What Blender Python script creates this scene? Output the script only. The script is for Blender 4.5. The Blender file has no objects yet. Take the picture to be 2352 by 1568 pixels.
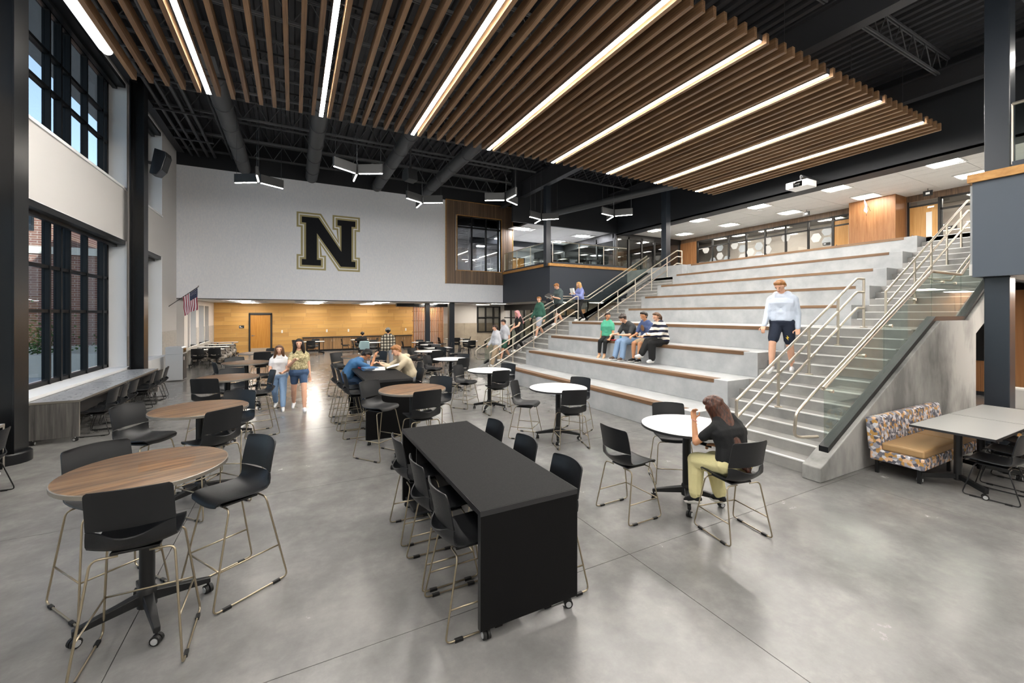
import bpy, bmesh, math, random
from mathutils import Vector, Matrix
import numpy as np
random.seed(7)
S = bpy.context.scene
COL = S.collection
R = math.radians
PI = math.pi

# ------------------------------------------------------------------ camera
EYE = 2.315
cam_d = bpy.data.cameras.new('camera')
cam_d.sensor_width = 36.0
cam_d.lens = 36.0 * 959.3 / 2352.0
cam_d.shift_y = -62.0 / 2352.0
cam_d.clip_end = 300
cam = bpy.data.objects.new('camera', cam_d)
COL.objects.link(cam)
cam.location = (0, 0, EYE)
cam.rotation_euler = (R(90), 0, -math.atan2(502.0, 959.3))
S.camera = cam

# ------------------------------------------------------------------ view, world, sun
S.view_settings.view_transform = 'Standard'
S.view_settings.look = 'None'
S.view_settings.gamma = 1.0
S.view_settings.exposure = 1.85
S.view_settings.use_curve_mapping = False
S.cycles.max_bounces = 9
S.cycles.diffuse_bounces = 5
S.cycles.glossy_bounces = 4
S.cycles.transparent_max_bounces = 12
S.cycles.caustics_reflective = False
S.cycles.caustics_refractive = False
S.cycles.sample_clamp_indirect = 6.0

w = bpy.data.worlds.new('sky')
S.world = w
w.use_nodes = True
nt = w.node_tree
bg = nt.nodes['Background']
sky = nt.nodes.new('ShaderNodeTexSky')
sky.sky_type = 'NISHITA'
sky.sun_disc = False
sky.sun_elevation = R(38)
sky.sun_rotation = R(150)
sky.air_density = 1.0
sky.dust_density = 0.6
hs = nt.nodes.new('ShaderNodeHueSaturation')
hs.inputs['Saturation'].default_value = 0.62
nt.links.new(sky.outputs[0], hs.inputs['Color'])
nt.links.new(hs.outputs[0], bg.inputs[0])
bg.inputs[1].default_value = 0.15

sun_d = bpy.data.lights.new('sun', 'SUN')
sun_d.energy = 5.0
sun_d.angle = R(0.6)
sun_d.color = (1.0, 0.93, 0.82)
sun = bpy.data.objects.new('sun', sun_d)
COL.objects.link(sun)
sun.location = (20, -20, 30)
sun.rotation_euler = Vector((-0.42, 0.72, -0.62)).to_track_quat('-Z', 'Y').to_euler()


def lin(h):
    h = h.lstrip('#')
    v = [int(h[i:i + 2], 16) / 255 for i in (0, 2, 4)]
    return tuple(c / 12.92 if c <= 0.04045 else ((c + 0.055) / 1.055) ** 2.4 for c in v) + (1.0,)


# ------------------------------------------------------------------ materials
MATS = {}


def mat(name, col, rough=0.5, metal=0.0, emit=None, estr=0.0, spec=None, sheen=0.0):
    m = bpy.data.materials.new(name)
    m.use_nodes = True
    b = m.node_tree.nodes['Principled BSDF']
    b.inputs['Base Color'].default_value = lin(col)
    b.inputs['Roughness'].default_value = rough
    b.inputs['Metallic'].default_value = metal
    if spec is not None:
        b.inputs['Specular IOR Level'].default_value = spec
    if emit:
        b.inputs['Emission Color'].default_value = lin(emit)
        b.inputs['Emission Strength'].default_value = estr
    MATS[name] = m
    return m


def tex(m, kind, scale=(1, 1, 1), coord='Object', rot=(0, 0, 0)):
    n = m.node_tree.nodes
    l = m.node_tree.links
    if coord == 'World':
        tc = n.new('ShaderNodeNewGeometry'); coord = 'Position'
    else:
        tc = n.new('ShaderNodeTexCoord')
    mp = n.new('ShaderNodeMapping')
    mp.inputs['Scale'].default_value = scale
    mp.inputs['Rotation'].default_value = rot
    l.new(tc.outputs[coord], mp.inputs[0])
    t = n.new(kind)
    l.new(mp.outputs[0], t.inputs['Vector'])
    return t


def ramp(m, src, stops, interp='LINEAR'):
    r = m.node_tree.nodes.new('ShaderNodeValToRGB')
    r.color_ramp.interpolation = interp
    e = r.color_ramp.elements
    while len(e) < len(stops):
        e.new(0.5)
    for i, (p, c) in enumerate(stops):
        e[i].position = p
        e[i].color = lin(c) if isinstance(c, str) else (c, c, c, 1)
    m.node_tree.links.new(src, r.inputs[0])
    return r


def bsdf(m):
    return m.node_tree.nodes['Principled BSDF']


def bump(m, src, strength=0.2, dist=0.01):
    b = m.node_tree.nodes.new('ShaderNodeBump')
    b.inputs['Strength'].default_value = strength
    b.inputs['Distance'].default_value = dist
    m.node_tree.links.new(src, b.inputs['Height'])
    m.node_tree.links.new(b.outputs[0], bsdf(m).inputs['Normal'])


def noisy(name, c1, c2, scale=3.0, rough=0.5, rough2=None, stretch=(1, 1, 1), detail=6, bstr=0.0, metal=0.0, coord='Object', lo=0.35, hi=0.65, spec=None):
    m = mat(name, c1, rough, metal, spec=spec)
    t = tex(m, 'ShaderNodeTexNoise', tuple(scale * s for s in stretch), coord)
    t.inputs['Scale'].default_value = 1.0
    t.inputs['Detail'].default_value = detail
    t.inputs['Roughness'].default_value = 0.6
    r = ramp(m, t.outputs[0], [(lo, c1), (hi, c2)])
    m.node_tree.links.new(r.outputs[0], bsdf(m).inputs['Base Color'])
    if rough2 is not None:
        q = ramp(m, t.outputs[0], [(0.3, rough), (0.7, rough2)])
        m.node_tree.links.new(q.outputs[0], bsdf(m).inputs['Roughness'])
    if bstr:
        bump(m, t.outputs[0], bstr)
    return m


def wood(name, cols, stretch, rough=0.45, per_object=True, scale=1.0, lo=.32, hi=.68):
    """grain runs along the axis with the smallest stretch"""
    m = mat(name, cols[0], rough)
    n, l = m.node_tree.nodes, m.node_tree.links
    t = tex(m, 'ShaderNodeTexNoise', tuple(scale * s for s in stretch))
    t.inputs['Scale'].default_value = 1.0
    t.inputs['Detail'].default_value = 8
    t.inputs['Roughness'].default_value = 0.65
    t.inputs['Distortion'].default_value = 0.4
    src = t.outputs[0]
    if per_object:
        oi = n.new('ShaderNodeObjectInfo')
        a = n.new('ShaderNodeMath'); a.operation = 'MULTIPLY_ADD'
        a.inputs[1].default_value = 0.22; a.inputs[2].default_value = -0.11
        l.new(oi.outputs['Random'], a.inputs[0])
        b = n.new('ShaderNodeMath'); b.operation = 'ADD'
        l.new(src, b.inputs[0]); l.new(a.outputs[0], b.inputs[1])
        src = b.outputs[0]
    k = len(cols)
    r = ramp(m, src, [(lo + (hi - lo) * i / (k - 1), c) for i, c in enumerate(cols)])
    l.new(r.outputs[0], bsdf(m).inputs['Base Color'])
    bump(m, t.outputs[0], 0.06, 0.004)
    return m


mat('white_paint', '#D9D9D8', 0.7)
mat('cream_paint', '#CFCAC4', 0.75)
mat('left_paint', '#C9C7C5', 0.75)
mat('reveal_white', '#E6E7E8', 0.7)
mat('black_paint', '#1D2025', 0.6)
mat('roof_black', '#333438', 0.55)
mat('steel_black', '#0B0D10', 0.35, 0.0, spec=.4)
mat('column_navy', '#2A3038', 0.3, 0.0)
mat('navy_wall', '#343A44', 0.6)
mat('balcony_blue', '#4A535E', 0.55)
mat('duct_grey', '#4B4D50', 0.45, 0.2)
mat('pipe_grey', '#4A4C4F', 0.45, 0.3)
mat('mullion', '#05070A', 0.5, spec=.25)
mat('stainless', '#CFC6B8', 0.36, 1.0)
mat('nosing', '#EDEDEB', 0.35, 0.2)
mat('brass_rod', '#A89C86', 0.32, 0.9)
mat('rod_black', '#0E0F11', 0.35)
mat('rubber', '#0B0B0C', 0.6)
mat('caster_grey', '#B8BABC', 0.4, 0.3)
mat('chrome', '#D8D8D8', 0.15, 1.0)
noisy('shell_black', '#0C0E11', '#101216', 60, 0.40, 0.48)
mat('table_black_metal', '#0E0F11', 0.4)
noisy('laminate_black', '#0B0B0C', '#101011', 90, 0.55, 0.65, spec=.14)
mat('edge_black', '#222224', 0.45)
mat('laminate_white', '#F1F1EF', 0.3)
mat('laminate_grey', '#A3A2A0', 0.35)
mat('joist_grey', '#696B6E', 0.5, 0.1)
mat('pendant_body', '#191B1D', 0.6)
mat('shade_white', '#EDEDED', 0.5, emit='#FFFFFF', estr=.35)
noisy('grey_top', '#8C8F94', '#9A9DA1', 12, 0.25, 0.35)
mat('edge_metal', '#8F8A82', 0.35, 0.6)
mat('can_metal', '#BBBFC4', 0.4, 0.35)
mat('can_dark', '#2C2E31', 0.5)
mat('projector_white', '#EDEDEB', 0.4)
mat('lens_black', '#060607', 0.1)
mat('light_white', '#FFFFFF', 0.5, emit='#FFFAF2', estr=32.0)
mat('pendant_light', '#FFFFFF', 0.5, emit='#FFF6EA', estr=38.0)
mat('troffer_light', '#FFFFFF', 0.5, emit='#FFF7EC', estr=19.0)
mat('troffer_cool', '#FFFFFF', 0.5, emit='#F7F8FF', estr=26.0)
mat('troffer_pan', '#DEDCD8', 0.5)
mat('plate_white', '#E8E6E2', 0.5)
mat('sign_black', '#121212', 0.5)
mat('sign_white', '#E9E9E9', 0.5)
mat('door_metal', '#B9B3AB', 0.35, 0.8)
mat('frame_black', '#1B1A19', 0.45)
mat('joint_dark', '#5B5A58', 0.8)
mat('gold_letter', '#A59A6B', 0.5)
mat('navy_letter', '#090C13', 0.6, spec=.2)
mat('white_letter', '#F0F0EE', 0.5)
mat('exit_red', '#C43025', 0.5, emit='#D8402E', estr=1.2)
mat('flag_red', '#8E3246', 0.7)
mat('flag_white', '#DAD6DC', 0.7)
mat('flag_blue', '#2A3350', 0.7)
mat('sofa_grey', '#B9B7B3', 0.8)
mat('bench_tan', '#A4835A', 0.55)
mat('kick_steel', '#C9B8A2', 0.35, 0.7)
noisy('ceiling_tile', '#D2CFCA', '#D9D6D2', 30, 0.85, coord='World')
noisy('wall_fabric', '#E8ECF4', '#F2F4F9', 1.0, 0.75, stretch=(30, 1, 9), coord='World')
noisy('concrete_wall', '#6E6E6D', '#A6A5A2', 1.2, 0.75, stretch=(1, 1, 0.45), bstr=0.05, lo=0.38, hi=0.6, coord='World')
noisy('concrete_step', '#9B9EA0', '#B4B6B7', 2.5, 0.5, 0.62, lo=0.3, hi=0.7, coord='World')
noisy('concrete_tread', '#878685', '#9B9995', 3.0, 0.45, 0.6, coord='World')
noisy('wainscot', '#A9A7A2', '#B6B3AE', 4, 0.5, stretch=(1, 1, 3), coord='World')
noisy('tan_tile', '#A39684', '#B3A795', 2.2, 0.5, coord='World')
wood('slat_wood', ['#674C35', '#86674A', '#9C7B5A'], (26, 0.8, 26), 0.5)
wood('walnut', ['#6F4A2E', '#966A45', '#B98859', '#CB9D6E'], (20, 1.3, 5), 0.5, False, lo=.40, hi=.61)
wood('oak_wall', ['#B38748', '#C79A58', '#D3A866'], (0.9, 9, 15), 0.55)
wood('oak_door', ['#A86F23', '#B87E30', '#C08A3C'], (18, 18, 1.0), 0.45)
wood('oak_light', ['#B68546', '#C49455', '#CC9F62'], (18, 18, 1.0), 0.45)
wood('teak_panel', ['#80562F', '#946640', '#A2764C'], (14, 14, 0.9), 0.45, False)
wood('dark_board', ['#4B3D31', '#6A5543', '#84694F'], (22, 22, 0.8), 0.5)
wood('bench_wood', ['#614832', '#74573E', '#86684C'], (18, 1.0, 18), 0.5)
wood('cap_wood', ['#A5733A', '#B98748', '#C59656'], (6, 6, 14), 0.45, False)
wood('cabinet_wood', ['#74583A', '#8B6B46', '#A17D54'], (20, 20, 1.0), 0.5)
wood('grey_wood', ['#3E3D3C', '#565452', '#6C6966'], (22, 22, 1.0), 0.5, False)
wood('screen_wood', ['#8C5B38', '#A87148', '#BE8557'], (20, 20, 1.0), 0.5)

# polished concrete floor
m = mat('floor_concrete', '#9A9893', 0.22)
t1 = tex(m, 'ShaderNodeTexNoise', (0.42, 0.42, 0.42), 'World'); t1.inputs['Scale'].default_value = 1; t1.inputs['Detail'].default_value = 9; t1.inputs['Roughness'].default_value = 0.62
t2 = tex(m, 'ShaderNodeTexNoise', (2.2, 2.2, 2.2), 'World'); t2.inputs['Scale'].default_value = 1; t2.inputs['Detail'].default_value = 10; t2.inputs['Roughness'].default_value = 0.7
mx = m.node_tree.nodes.new('ShaderNodeMix'); mx.data_type = 'RGBA'; mx.inputs[0].default_value = 0.45
r1 = ramp(m, t1.outputs[0], [(0.3, '#605F5E'), (0.5, '#727170'), (0.7, '#868583')])
r2 = ramp(m, t2.outputs[0], [(0.32, '#5A5A59'), (0.5, '#747372'), (0.66, '#8E8C89')])
m.node_tree.links.new(r1.outputs[0], mx.inputs[6]); m.node_tree.links.new(r2.outputs[0], mx.inputs[7])
m.node_tree.links.new(mx.outputs[2], bsdf(m).inputs['Base Color'])
rr = ramp(m, t2.outputs[0], [(0.3, 0.18), (0.7, 0.28)])
m.node_tree.links.new(rr.outputs[0], bsdf(m).inputs['Roughness'])

# upholstery with a faceted triangle print
m = mat('facet_fabric', '#8C8A90', 0.85)
t = tex(m, 'ShaderNodeTexVoronoi', (24, 24, 24), rot=(0.5, 0.4, 0.6)); t.inputs['Scale'].default_value = 1; t.distance = 'EUCLIDEAN'
sep = m.node_tree.nodes.new('ShaderNodeSeparateColor')
m.node_tree.links.new(t.outputs['Color'], sep.inputs[0])
r = ramp(m, sep.outputs[0], [(0, '#6F6E78'), (0.24, '#9B99A2'), (0.44, '#D3D1D6'), (0.6, '#B98D50'), (0.74, '#DDB796'), (0.88, '#55555F')], 'CONSTANT')
m.node_tree.links.new(r.outputs[0], bsdf(m).inputs['Base Color'])
m = mat('dark_facet_fabric', '#6B665F', 0.85)
t = tex(m, 'ShaderNodeTexVoronoi', (11, 11, 11), rot=(0.5, 0.4, 0.6)); t.inputs['Scale'].default_value = 1
sep = m.node_tree.nodes.new('ShaderNodeSeparateColor')
m.node_tree.links.new(t.outputs['Color'], sep.inputs[0])
r = ramp(m, sep.outputs[0], [(0, '#4F4B48'), (0.35, '#8B837A'), (0.6, '#C2BCB4'), (0.8, '#2E2C2B')], 'CONSTANT')
m.node_tree.links.new(r.outputs[0], bsdf(m).inputs['Base Color'])


def glass(name, tint, refl=0.06, rough=0.0, fk=0.6):
    m = bpy.data.materials.new(name)
    m.use_nodes = True
    n, l = m.node_tree.nodes, m.node_tree.links
    n.clear()
    o = n.new('ShaderNodeOutputMaterial')
    tr = n.new('ShaderNodeBsdfTransparent'); tr.inputs[0].default_value = lin(tint)
    gl = n.new('ShaderNodeBsdfGlossy'); gl.inputs['Roughness'].default_value = rough
    fr = n.new('ShaderNodeFresnel'); fr.inputs[0].default_value = 1.45
    mx = n.new('ShaderNodeMixShader')
    ma = n.new('ShaderNodeMath'); ma.operation = 'MULTIPLY_ADD'; ma.inputs[1].default_value = fk; ma.inputs[2].default_value = refl
    l.new(fr.outputs[0], ma.inputs[0]); l.new(ma.outputs[0], mx.inputs[0])
    l.new(tr.outputs[0], mx.inputs[1]); l.new(gl.outputs[0], mx.inputs[2]); l.new(mx.outputs[0], o.inputs[0])
    MATS[name] = m
    return m


glass('window_glass', '#CFD9E0', 0.0, fk=.2)
glass('guard_glass', '#EEF4F1', 0.0, fk=.25)
glass('office_glass', '#F0F0EE', 0.05, fk=.5)
glass('lounge_glass', '#B4B6B8', 0.12)
# exterior brick
m = mat('brick_wall', '#8A5E4C', 0.85)
t = tex(m, 'ShaderNodeTexBrick', (1, 1, 1), rot=(R(90), 0, 0))
t.inputs['Scale'].default_value = 1.0
t.inputs['Brick Width'].default_value = 0.40; t.inputs['Row Height'].default_value = 0.105; t.inputs['Mortar Size'].default_value = 0.008
t.inputs['Color1'].default_value = lin('#8D6450'); t.inputs['Color2'].default_value = lin('#7A4E42'); t.inputs['Mortar'].default_value = lin('#B9AEA2')
m.node_tree.links.new(t.outputs[0], bsdf(m).inputs['Base Color'])
mat('stone_band', '#C9C0B2', 0.8)
mat('paving', '#B7B5B0', 0.85)
mat('eave_grey', '#77787A', 0.8)
noisy('hedge_green', '#2F4A1F', '#5C7C38', 8, 0.8)
mat('can_blue', '#3E9CC4', 0.3, 0.4)
mat('tray_red', '#9C2A34', 0.45)
mat('cloth_teal', '#A9C6CB', 0.85)
glass('bottle_plastic', '#E4EDF3', 0.12)
M = MATS


# ------------------------------------------------------------------ mesh helpers
class MB:
    def __init__(self):
        self.v = []
        self.f = []
        self.fm = []
        self.mi = 0

    def add(self, vs, fs):
        o = len(self.v)
        self.v += [tuple(p) for p in vs]
        self.f += [tuple(i + o for i in f) for f in fs]
        self.fm += [self.mi] * len(fs)
        return self

    def box(self, x0, x1, y0, y1, z0, z1):
        vs = [(x, y, z) for z in (z0, z1) for y in (y0, y1) for x in (x0, x1)]
        return self.add(vs, [(0, 2, 3, 1), (4, 5, 7, 6), (0, 1, 5, 4), (2, 6, 7, 3), (0, 4, 6, 2), (1, 3, 7, 5)])

    def bar(self, a, b, w, h, up=(0, 0, 1)):
        a, b = Vector(a), Vector(b)
        d = (b - a).normalized()
        u = Vector(up)
        if abs(d.dot(u)) > 0.98:
            u = Vector((1, 0, 0))
        s = d.cross(u).normalized()
        u = s.cross(d).normalized()
        vs = []
        for p in (a, b):
            for i, j in ((-1, -1), (1, -1), (1, 1), (-1, 1)):
                vs.append(p + s * (w / 2 * i) + u * (h / 2 * j))
        return self.add(vs, [(3, 2, 1, 0), (4, 5, 6, 7), (0, 1, 5, 4), (1, 2, 6, 5), (2, 3, 7, 6), (3, 0, 4, 7)])

    def tube(self, pts, r, n=8, closed=False, r2=None):
        P = [Vector(p) for p in pts]
        k = len(P)
        rings = []
        ref = None
        for i in range(k):
            if closed:
                d = (P[(i + 1) % k] - P[i - 1]).normalized()
            else:
                d = (P[min(i + 1, k - 1)] - P[max(i - 1, 0)]).normalized()
            if ref is None:
                ref = Vector((0, 0, 1)) if abs(d.z) < 0.9 else Vector((1, 0, 0))
            s = d.cross(ref)
            if s.length < 1e-4:
                ref = Vector((0.3, 1, 0.2)).normalized()
                s = d.cross(ref)
            s.normalize()
            u = s.cross(d).normalized()
            ref = u
            rad = r if r2 is None else r + (r2 - r) * i / (k - 1)
            rings.append([P[i] + (s * math.cos(2 * PI * j / n) + u * math.sin(2 * PI * j / n)) * rad for j in range(n)])
        vs = [p for q in rings for p in q]
        fs = []
        m = k if closed else k - 1
        for i in range(m):
            a, b = i * n, ((i + 1) % k) * n
            for j in range(n):
                fs.append((a + j, a + (j + 1) % n, b + (j + 1) % n, b + j))
        if not closed:
            fs.append(tuple(range(n))[::-1])
            fs.append(tuple((k - 1) * n + j for j in range(n)))
        return self.add(vs, fs)

    def lathe(self, prof, c=(0, 0, 0), n=24, axis='z'):
        vs = []
        for (r, z) in prof:
            for j in range(n):
                a = 2 * PI * j / n
                p = (r * math.cos(a), r * math.sin(a), z)
                if axis == 'y':
                    p = (p[0], p[2], p[1])
                elif axis == 'x':
                    p = (p[2], p[0], p[1])
                vs.append((p[0] + c[0], p[1] + c[1], p[2] + c[2]))
        fs = []
        k = len(prof)
        for i in range(k - 1):
            for j in range(n):
                f = (i * n + j, i * n + (j + 1) % n, (i + 1) * n + (j + 1) % n, (i + 1) * n + j)
                fs.append(f if axis != 'y' else f[::-1])
        fs.append(tuple(range(n))[::-1] if axis != 'y' else tuple(range(n)))
        e = tuple((k - 1) * n + j for j in range(n))
        fs.append(e if axis != 'y' else e[::-1])
        return self.add(vs, fs)

    def prism(self, poly, axis, a, b):
        """poly: 2D points; axis 'x','y','z' = extrusion axis from a to b"""
        k = len(poly)

        def p3(p, t):
            return {'x': (t, p[0], p[1]), 'y': (p[0], t, p[1]), 'z': (p[0], p[1], t)}[axis]
        vs = [p3(p, a) for p in poly] + [p3(p, b) for p in poly]
        fs = [tuple(range(k)), tuple(range(2 * k - 1, k - 1, -1))]
        for i in range(k):
            j = (i + 1) % k
            fs.append((i, i + k, j + k, j))
        return self.add(vs, fs)

    def mesh(self, name, mats, smooth=False, fix=True):
        me = bpy.data.meshes.new(name)
        me.from_pydata(self.v, [], self.f)
        if isinstance(mats, (str,)):
            mats = [mats]
        for q in mats:
            me.materials.append(M[q] if isinstance(q, str) else q)
        if len(mats) > 1:
            me.polygons.foreach_set('material_index', self.fm)
        if fix:
            bm = bmesh.new(); bm.from_mesh(me)
            bmesh.ops.recalc_face_normals(bm, faces=bm.faces[:])
            bm.to_mesh(me); bm.free()
        if smooth:
            me.polygons.foreach_set('use_smooth', [True] * len(me.polygons))
            if smooth != 'all':
                try:
                    me.set_sharp_from_angle(angle=R(40))
                except Exception:
                    pass
        me.update()
        return me

    def build(self, name, mats, parent=None, smooth=False, loc=None, fix=True, bevel=0.0):
        return obj(name, self.mesh(name, mats, smooth, fix), parent, loc, bevel)


def obj(name, me, parent=None, loc=None, bevel=0.0):
    o = bpy.data.objects.new(name, me)
    COL.objects.link(o)
    if parent is not None:
        o.parent = parent
    if loc is not None:
        o.location = loc
    if bevel:
        b = o.modifiers.new('edge', 'BEVEL')
        b.width = bevel; b.segments = 2; b.limit_method = 'ANGLE'; b.angle_limit = R(40)
    return o


def tag(o, label, cat, group=None, kind=None):
    o['label'] = label
    if cat:
        o['category'] = cat
    if group:
        o['group'] = group
    if kind:
        o['kind'] = kind
    return o


def thing(name, label, cat, loc=(0, 0, 0), rz=0.0, group=None, kind=None):
    o = bpy.data.objects.new(name, None)
    COL.objects.link(o)
    o.empty_display_size = 0.1
    o.location = loc
    o.rotation_euler = (0, 0, rz)
    return tag(o, label, cat, group, kind)


def struct(name, mb, mats, parent=None, label=None, cat=None, **k):
    o = mb.build(name, mats, parent, **k)
    if parent is None:
        o['kind'] = 'structure'
        if label:
            o['label'] = label
        if cat:
            o['category'] = cat
    return o


def sroot(name, label=None, cat=None, loc=(0, 0, 0)):
    o = bpy.data.objects.new(name, None)
    COL.objects.link(o)
    o.location = loc
    o['kind'] = 'structure'
    if label:
        o['label'] = label
    if cat:
        o['category'] = cat
    return o


def dup(root, loc, rz, label=None, group=None):
    r = root.copy()
    COL.objects.link(r)
    r.location = loc
    r.rotation_euler = (0, 0, rz)
    if label:
        r['label'] = label
    if group:
        r['group'] = group
    for ch in root.children:
        c = ch.copy(); COL.objects.link(c); c.parent = r
        for g in ch.children:
            d = g.copy(); COL.objects.link(d); d.parent = c
    return r


def arc(pts, rad=0.04, n=4):
    """round the inner corners of a polyline"""
    P = [Vector(p) for p in pts]
    out = [P[0]]
    for i in range(1, len(P) - 1):
        a, b, c = P[i - 1], P[i], P[i + 1]
        d1, d2 = (a - b), (c - b)
        r = min(rad, d1.length * 0.45, d2.length * 0.45)
        s, e = b + d1.normalized() * r, b + d2.normalized() * r
        for k in range(n + 1):
            t = k / n
            out.append(s * (1 - t) ** 2 + b * 2 * t * (1 - t) + e * t * t)
    out.append(P[-1])
    return out


BOX = {}


def unit_box(m):
    if m not in BOX:
        BOX[m] = MB().box(-0.5, 0.5, -0.5, 0.5, -0.5, 0.5).mesh('piece', m, fix=False)
    return BOX[m]


def piece(name, parent, m, x0, x1, y0, y1, z0, z1):
    """one box-shaped piece of a surface, sharing one mesh between alike pieces"""
    o = obj(name, unit_box(m), parent)
    o.location = ((x0 + x1) / 2, (y0 + y1) / 2, (z0 + z1) / 2)
    o.scale = (x1 - x0, y1 - y0, z1 - z0)
    return o


# ================================================================== STRUCTURE
XW = -4.28      # left wall face
YF = 21.7       # far (letter) wall face
RISE = 0.17
TIER = 3 * RISE
RUN = 0.31
FRONT = [6.55, 7.48, 8.43, 9.37, 12.20, 13.12, 14.06, 15.0, 15.93]   # tier riser faces
Y0B, Y1B = 5.25, 13.2           # tiers
Y0S = 3.35                      # right stair: 3.35 .. 5.25
Y1S = 15.1                      # left stair: 13.2 .. 15.1
UP = 9 * TIER                   # upper floor 4.59

# floor: sub-slab plus saw-cut concrete slabs
fl = struct('floor', MB().box(-4.9, 26, -6, 30.2, -0.3, -0.02), 'joint_dark')
xs = [-4.9] + [-1.07 + 3.95 * k for k in range(0, 7)] + [26]
ys = [-6] + [3.05 + 3.15 * k for k in range(-2, 9)] + [30.2]
for i in range(len(xs) - 1):
    for j in range(len(ys) - 1):
        piece('slab', fl, 'floor_concrete', xs[i] + .003, xs[i + 1] - .003, ys[j] + .003, ys[j + 1] - .003, -0.02, 0)


def wall_with_holes(mb, axis, a, b, u0, u1, z0, z1, holes):
    """axis 'x': slab between x=a and x=b, running along y from u0..u1; holes = (u0,u1,z0,z1)"""
    us = sorted({u0, u1} | {h[0] for h in holes} | {h[1] for h in holes})
    zs = sorted({z0, z1} | {h[2] for h in holes} | {h[3] for h in holes})
    for i in range(len(us) - 1):
        run = None
        for j in range(len(zs) - 1):
            cu, cz = (us[i] + us[i + 1]) / 2, (zs[j] + zs[j + 1]) / 2
            solid = not any(h[0] < cu < h[1] and h[2] < cz < h[3] for h in holes)
            if solid:
                run = [zs[j], zs[j + 1]] if run is None else [run[0], zs[j + 1]]
            if run and (not solid or j == len(zs) - 2):
                if axis == 'x':
                    mb.box(a, b, us[i], us[i + 1], run[0], run[1])
                else:
                    mb.box(us[i], us[i + 1], a, b, run[0], run[1])
                run = None
    return mb


# left wall with two storeys of windows
BAYS = [(3.1, 8.7), (10.3, 15.9), (17.0, 19.56)]  # first bay is out of view, added to bring daylight to the foreground
holes = []
for a, b in BAYS:
    holes += [(a, b, 0.8, 4.45), (a, b, 5.93, 8.98)]
wl = struct('wall_left', wall_with_holes(MB(), 'x', XW - .5, XW, -6, YF, 0, 9.3, holes), 'left_paint')
ws = MB()
for a, b in ((-6, 3.1), (8.7, 10.3), (15.9, 17.0), (19.56, YF)):
    ws.box(XW, XW + .012, a, b, 0.1, 1.68)
for a, b in BAYS:
    ws.box(XW, XW + .012, a, b, 0.1, 0.74)
ws.build('wainscot', 'wainscot', wl)
bb = MB().box(XW, XW + .02, -6, YF, 0, 0.1)
struct('baseboard_left', bb, 'black_paint')
# white reveals and sills
for a, b in BAYS:
    for z0, z1, nm in ((0.8, 4.45, 'low'), (5.93, 8.98, 'up')):
        rv = MB()
        rv.box(XW - .42, XW + .004, b - .012, b + .002, z0, z1)
        rv.box(XW - .42, XW + .004, a - .002, a + .012, z0, z1)
        rv.box(XW - .42, XW + (.09 if nm == 'low' else .03), a - .03, b + .03, z0 - .05, z0 + .012)
        rv.box(XW - .42, XW, a, b, z1 - .012, z1)
        rv.build('reveal', 'reveal_white', wl)
black = struct('wall_left_top', MB().box(XW - .5, XW, -6, YF, 9.3, 10.1), 'roof_black')
# white pilaster box under the narrow window
MB().box(XW, XW + .22, 17.3, 19.6, 0.1, 0.83).build('window_seat', 'white_paint', wl, bevel=.01)

# windows: frames, mullions, rails, panes
MULL = {0: [3.6, 4.6, 5.6, 6.1, 6.6, 7.6], 1: [10.75, 11.72, 12.62, 13.12, 13.54, 14.46, 15.48], 2: [17.55, 18.1, 18.6, 19.15]}
wn = 0
for bi, (a, b) in enumerate(BAYS):
    for z0, z1, rails in ((0.8, 4.45, (2.39, 3.34)), (5.93, 8.98, (7.18, 7.95))):
        wn += 1
        wr = sroot('window_%d' % wn)
        fx0, fx1 = XW - .50, XW - .39
        fr = MB()
        fr.box(fx0, fx1, a, a + .09, z0, z1); fr.box(fx0, fx1, b - .13, b, z0, z1)
        fr.box(fx0, fx1, a, b, z0, z0 + .1); fr.box(fx0, fx1, a, b, z1 - .1, z1)
        fr.build('window_frame', 'mullion', wr)
        for y in MULL[bi]:
            MB().box(fx0, fx1 + .02, y - .03, y + .03, z0, z1).build('mullion', 'mullion', wr)
        for z in rails:
            MB().box(fx0, fx1, a, b, z - .035, z + .035).build('rail', 'mullion', wr)
        ysp = [a + .09] + MULL[bi] + [b - .13]
        zsp = [z0 + .1] + list(rails) + [z1 - .1]
        for i in range(len(ysp) - 1):
            for j in range(len(zsp) - 1):
                piece('pane', wr, 'window_glass', XW - .46, XW - .452, ysp[i] + .03, ysp[i + 1] - .03, zsp[j] + .03, zsp[j + 1] - .03)
        # blind housing over the opening
        hz = MB()
        hz.box(XW - .34, XW - .02, a + .03, b - .03, z1 - .13, z1 - .015)
        hz.box(XW - .30, XW - .20, a + .03, b - .03, z1 - .2, z1 - .13)
        hz.build('blind_box', 'steel_black', wr)

# daylight portals in the glazing
for bi, (a, b) in enumerate(BAYS):
    for z0, z1 in ((0.8, 4.45), (5.93, 8.98)):
        ld = bpy.data.lights.new('window_portal', 'AREA')
        ld.shape = 'RECTANGLE'; ld.size = z1 - z0; ld.size_y = b - a
        ld.cycles.is_portal = True
        lo = bpy.data.objects.new('window_portal', ld); COL.objects.link(lo)
        lo.location = (XW - .55, (a + b) / 2, (z0 + z1) / 2)
        lo.rotation_euler = (0, R(-90), 0)

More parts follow.
